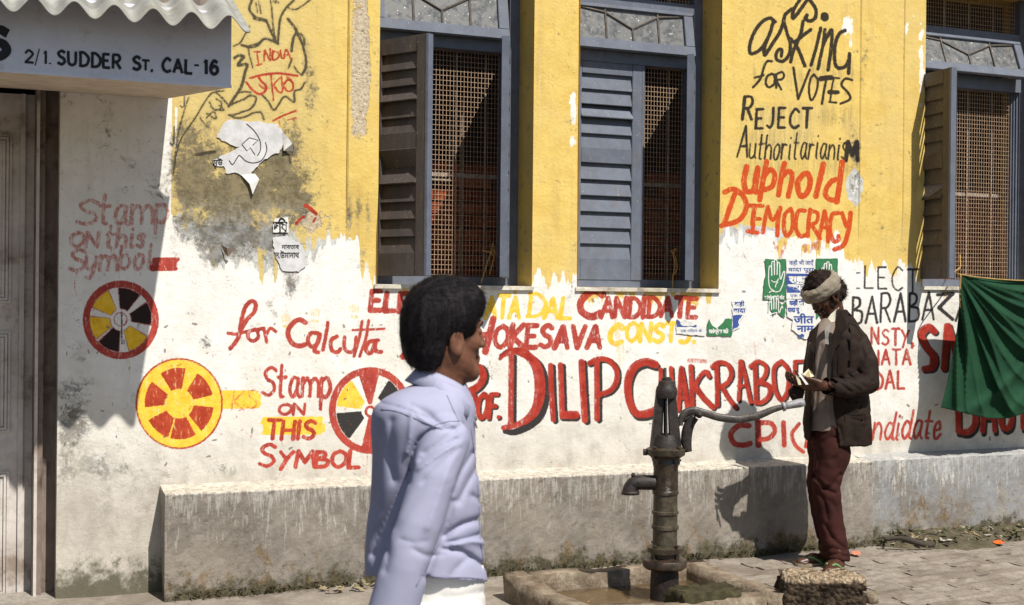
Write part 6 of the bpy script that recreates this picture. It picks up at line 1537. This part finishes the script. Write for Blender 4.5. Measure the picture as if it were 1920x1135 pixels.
fc.sub(fc.cone(W(1552, 724, T2 - .22), W(1520, 722, T2 - .26), .040, .048), .004)
for P, a, s_ in (([(1560, 712), (1578, 722), (1596, 735)], .009, 2.2), ([(1575, 708), (1592, 718), (1612, 732)], .009, 2.2), ([(1592, 704), (1606, 714), (1622, 726)], .009, 2.2), ([(1552, 716), (1560, 730), (1566, 742)], .007, 2), ([(1608, 695), (1622, 706), (1636, 716)], .007, 2.2), ([(1590, 640), (1592, 670), (1588, 700)], .010, 3), ([(1612, 640), (1620, 670)], .006, 3),
                 ([(1580, 747), (1605, 754), (1622, 750)], .005, 3), ([(1598, 786), (1612, 789), (1626, 788)], .005, 1.5), ([(1575, 800), (1580, 825)], .006, 2.5), ([(1600, 800), (1604, 832)], .006, 3), ([(1574, 600), (1592, 620), (1606, 640)], .005, 3), ([(1612, 760), (1615, 800), (1614, 830)], .005, 3)):
    fc.groove(P, a, s_)
fc.noise(.004, 6, 61, (1, 1, .7)); fc.wrinkle(.0045, 22, 30, 63); fc.wrinkle(.0025, 11, 20, 64); coat_o = fc.mesh('coat', COAT, man2, 2)
seams('coat_seams', coat_o, simple('coat_seam', (.008, .006, .005), None, 60), man2, [[(1590, 606), (1596, 628), (1594, 652)], [(1590, 606), (1604, 612), (1616, 630)], [(1583, 775), (1600, 778), (1622, 777)], [(1583, 777), (1584, 790)], [(1622, 779), (1622, 791)], [(1572, 660), (1571, 700)]], .0022, .001)
for nm, pts in (('lapel', [(1570, 578), (1580, 590), (1590, 614), (1578, 628), (1583, 634), (1566, 654), (1556, 690), (1560, 640), (1568, 605)]), ('lapel', [(1530, 612), (1536, 606), (1529, 640), (1526, 664), (1518, 650), (1521, 642), (1514, 640), (1518, 622)])):
    patch(nm, pts, T2 - (.155 if pts[0][0] > 1550 else .13), COAT, man2, .003)
# trousers
fp = Field(W(1555, 920, T2) - np.array([.22, .24, .44]), W(1555, 920, T2) + np.array([.24, .24, .40]), .0062)
for P in ([(1553, 800, 0, .105), (1562, 850, -.04, .098), (1549, 905, -.06, .080), (1553, 960, -.05, .074), (1562, 1010, -.05, .073), (1567, 1046, -.05, .076)], [(1545, 800, .08, .10), (1545, 860, .10, .088), (1538, 905, .08, .074), (1543, 960, .12, .066), (1552, 1010, .15, .060), (1558, 1040, .16, .062)]):
    fp.add(fp.chain([(*W(a, b, T2 + c), r) for a, b, c, r in P]), .03)
px, py = fp.px(); fp.d = np.maximum(fp.d, ((798 - py) / K2).astype(np.float32)); fp.d = np.maximum(fp.d, ((py - (1050 + (px - 1565) * .1)) / K2).astype(np.float32))
for P, a, s_ in (([(1528, 892), (1545, 915), (1565, 925)], .012, 3), ([(1575, 890), (1560, 910), (1545, 918)], .012, 3), ([(1530, 915), (1545, 940), (1552, 975)], .010, 3), ([(1548, 985), (1562, 1010), (1585, 1030)], .010, 3), ([(1540, 1035), (1560, 1028), (1582, 1034)], .008, 2.5), ([(1535, 1012), (1550, 1035)], .008, 2.5), ([(1530, 830), (1535, 870), (1528, 895)], .008, 3), ([(1560, 940), (1570, 965)], .007, 3), ([(1575, 850), (1560, 865)], .006, 3), ([(1545, 1046), (1565, 1040), (1590, 1044)], .008, 2.0)):
    fp.groove(P, a, s_)
fp.noise(.0045, 6, 71); fp.wrinkle(.008, 26, 22, 73); fp.wrinkle(.004, 12, 14, 74); fp.mesh('trousers', TRS, man2, 2)
ridged(TRS, 8, .5, .008, (1, 1, .6))
# feet and sandals
SAND = simple('green_rubber_strap', (.16, .30, .10), (.12, .24, .08), 30, .5); SOLE = simple('worn_rubber_sole', (.34, .29, .20), (.22, .18, .12), 30, .7)
feet2 = []
for k, (hp2, dr_) in enumerate(((atZ(1573, 1056, .03), (-.72, -.52)), (atZ(1556, 1047, .03), (-.98, .02)))):
    dv = np.array([dr_[0], dr_[1], 0]); dv /= np.linalg.norm(dv); sv = np.array([-dv[1], dv[0], 0]); hp2 = np.array([hp2[0], hp2[1], 0.0]) + dv * .01
    ff = Field(hp2 - np.array([.30, .22, .035]), hp2 + np.array([.15, .18, .16]), .0048)
    ff.add(ff.cone(hp2 + [0, 0, .022], hp2 + dv * .10 + [0, 0, .032], .034, .031)); ff.add(ff.cone(hp2 + dv * .10 + [0, 0, .028], hp2 + dv * .18 + [0, 0, .016], .034, .024), .02); ff.add(ff.cone(hp2 + dv * .01 + [0, 0, .03], hp2 + dv * .02 + [0, 0, .10], .032, .032), .02)
    for j in range(5):
        o_ = (j - 2) * .0165; b_ = hp2 + dv * (.175 - abs(j - 1) * .006) + sv * o_ + [0, 0, .012]; ff.add(ff.cone(b_, b_ + dv * (.036, .034, .028, .024, .019)[j if k else 4 - j] + [0, 0, -.002], .0105, .0095), .003)
    ff.d = np.maximum(ff.d, (.016 - ff.P[..., 2])); feet2.append(ff.mesh('foot', SKIN2))
    bm = bmesh.new(); n_ = 24; top = []; bot = []
    for j in range(n_):
        a = 2 * math.pi * j / n_; L_ = .125 * math.cos(a); wd = (.045 + .008 * math.cos(a)) * math.sin(a); p = hp2 + dv * (.085 + L_) + sv * wd; top.append(bm.verts.new((p[0], p[1], .016))); bot.append(bm.verts.new((p[0], p[1], .001)))
    bm.faces.new(top); bm.faces.new(bot[::-1])
    for j in range(n_): bm.faces.new((top[j], bot[j], bot[(j + 1) % n_], top[(j + 1) % n_]))
    keep(bm_obj('sandal_sole', bm, SOLE), man2)
    bm = bmesh.new(); tp_ = hp2 + dv * .155 + [0, 0, .030]
    for sg in (1, -1): tube(bm, catmull([tp_, hp2 + dv * .125 + sv * .024 * sg + [0, 0, .052 - .004], hp2 + dv * .075 + sv * .044 * sg + [0, 0, .018], hp2 + dv * .06 + sv * .046 * sg + [0, 0, -.010]], 5), .0065, 7)
    keep(bm_obj('sandal_strap', bm, SAND, smooth=True), man2)
# hands and the folded papers
w1 = W(1545, 724, T2 - .225); fg = Field(w1 - np.array([.26, .13, .10]), w1 + np.array([.05, .13, .11]), .0036)
fg.add(fg.cone(w1 + np.array([.02, 0, 0]), W(1536, 723, T2 - .235), .027, .027)); hand_geo(fg, W(1536, 723, T2 - .235), W(1505, 716, T2 - .24) - W(1536, 723, T2 - .235), FWD * .8 + np.array([0, 0, .5]), .165, .55, .5, 1); h2a = fg.mesh('hand', SKIN2)
w2 = W(1516, 724, T2 - .06); w3 = W(1505, 722, T2 - .12); fg = Field(w3 - np.array([.16, .16, .12]), w3 + np.array([.12, .16, .12]), .0036)
fg.add(fg.cone(w2, w3, .030, .028)); hand_geo(fg, w3, W(1482, 716, T2 - .20) - w3, -FWD * .3 + np.array([0, 0, .9]), .165, .62, .5, -1); h2b = fg.mesh('hand', SKIN2)
one_body(man2, SKIN2, [hd2_, h2a, h2b] + feet2, [[L3(nk, .045), L3(W(1566, 660, T2 + .02), .07), L3(W(1558, 830, T2 + .02), .06), L3(W(1551, 905, T2 - .05), .04), L3(W(1572, 1045, T2 - .05), .032)], [L3(W(1552, 830, T2 + .05), .05), L3(W(1540, 905, T2 + .08), .04), L3(W(1558, 1035, T2 + .14), .03)],
    [L3(W(1575, 640, T2), .04), L3(W(1606, 645, T2 - .02), .036), L3(W(1626, 716, T2 - .10), .032), L3(W(1550, 724, T2 - .22), .026)], [L3(W(1555, 640, T2), .03), L3(W(1532, 645, T2 + .06), .03), L3(W(1521, 715, T2 + .01), .028), L3(w2, .026)]])
PAP = simple('cream_paper', (.74, .68, .50), (.62, .56, .40), 40, .85, .15)
notes = tag(empty('paper_notes', tuple(W(1510, 708, T2 - .26))), 'small folded cream papers held in the bearded man\'s hands', 'papers')
def sheetw(name, pts, mat, root):
    P = [W(a, b, T2 + c) for a, b, c in pts]; o = mesh_obj(name, P, [tuple(range(len(P)))], mat); md_ = o.modifiers.new('t', 'SOLIDIFY'); md_.thickness = .0015; return keep(o, root)
sheetw('note', [(1503, 704, -.24), (1516, 692, -.23), (1522, 697, -.25), (1527, 706, -.255), (1518, 708, -.26), (1510, 709, -.26)], PAP, notes); sheetw('note', [(1510, 706, -.262), (1516, 694, -.25), (1520, 708, -.264)], simple('ochre_paper', (.55, .42, .18)), notes)
sheetw('note', [(1496, 700, -.265), (1499, 699, -.265), (1516, 721, -.285), (1511, 722, -.285)], simple('white_folded_note', (.82, .80, .74)), notes); sheetw('note', [(1492, 704, -.255), (1498, 706, -.26), (1503, 722, -.275), (1497, 722, -.27)], PAP, notes)
bag = Field(W(1495, 738, T2 - .17) - .09, W(1495, 738, T2 - .17) + .09, .004); bag.add(bag.ell(W(1494, 736, T2 - .17), (.045, .035, .045))); bag.add(bag.cone(W(1494, 740, T2 - .17), W(1495, 752, T2 - .17), .03, .012), .02); bag.noise(.006, 14, 9)
bo = bag.mesh('cloth_bundle', COAT); tag(bo, 'small dark cloth bundle gripped under the papers', 'bundle')
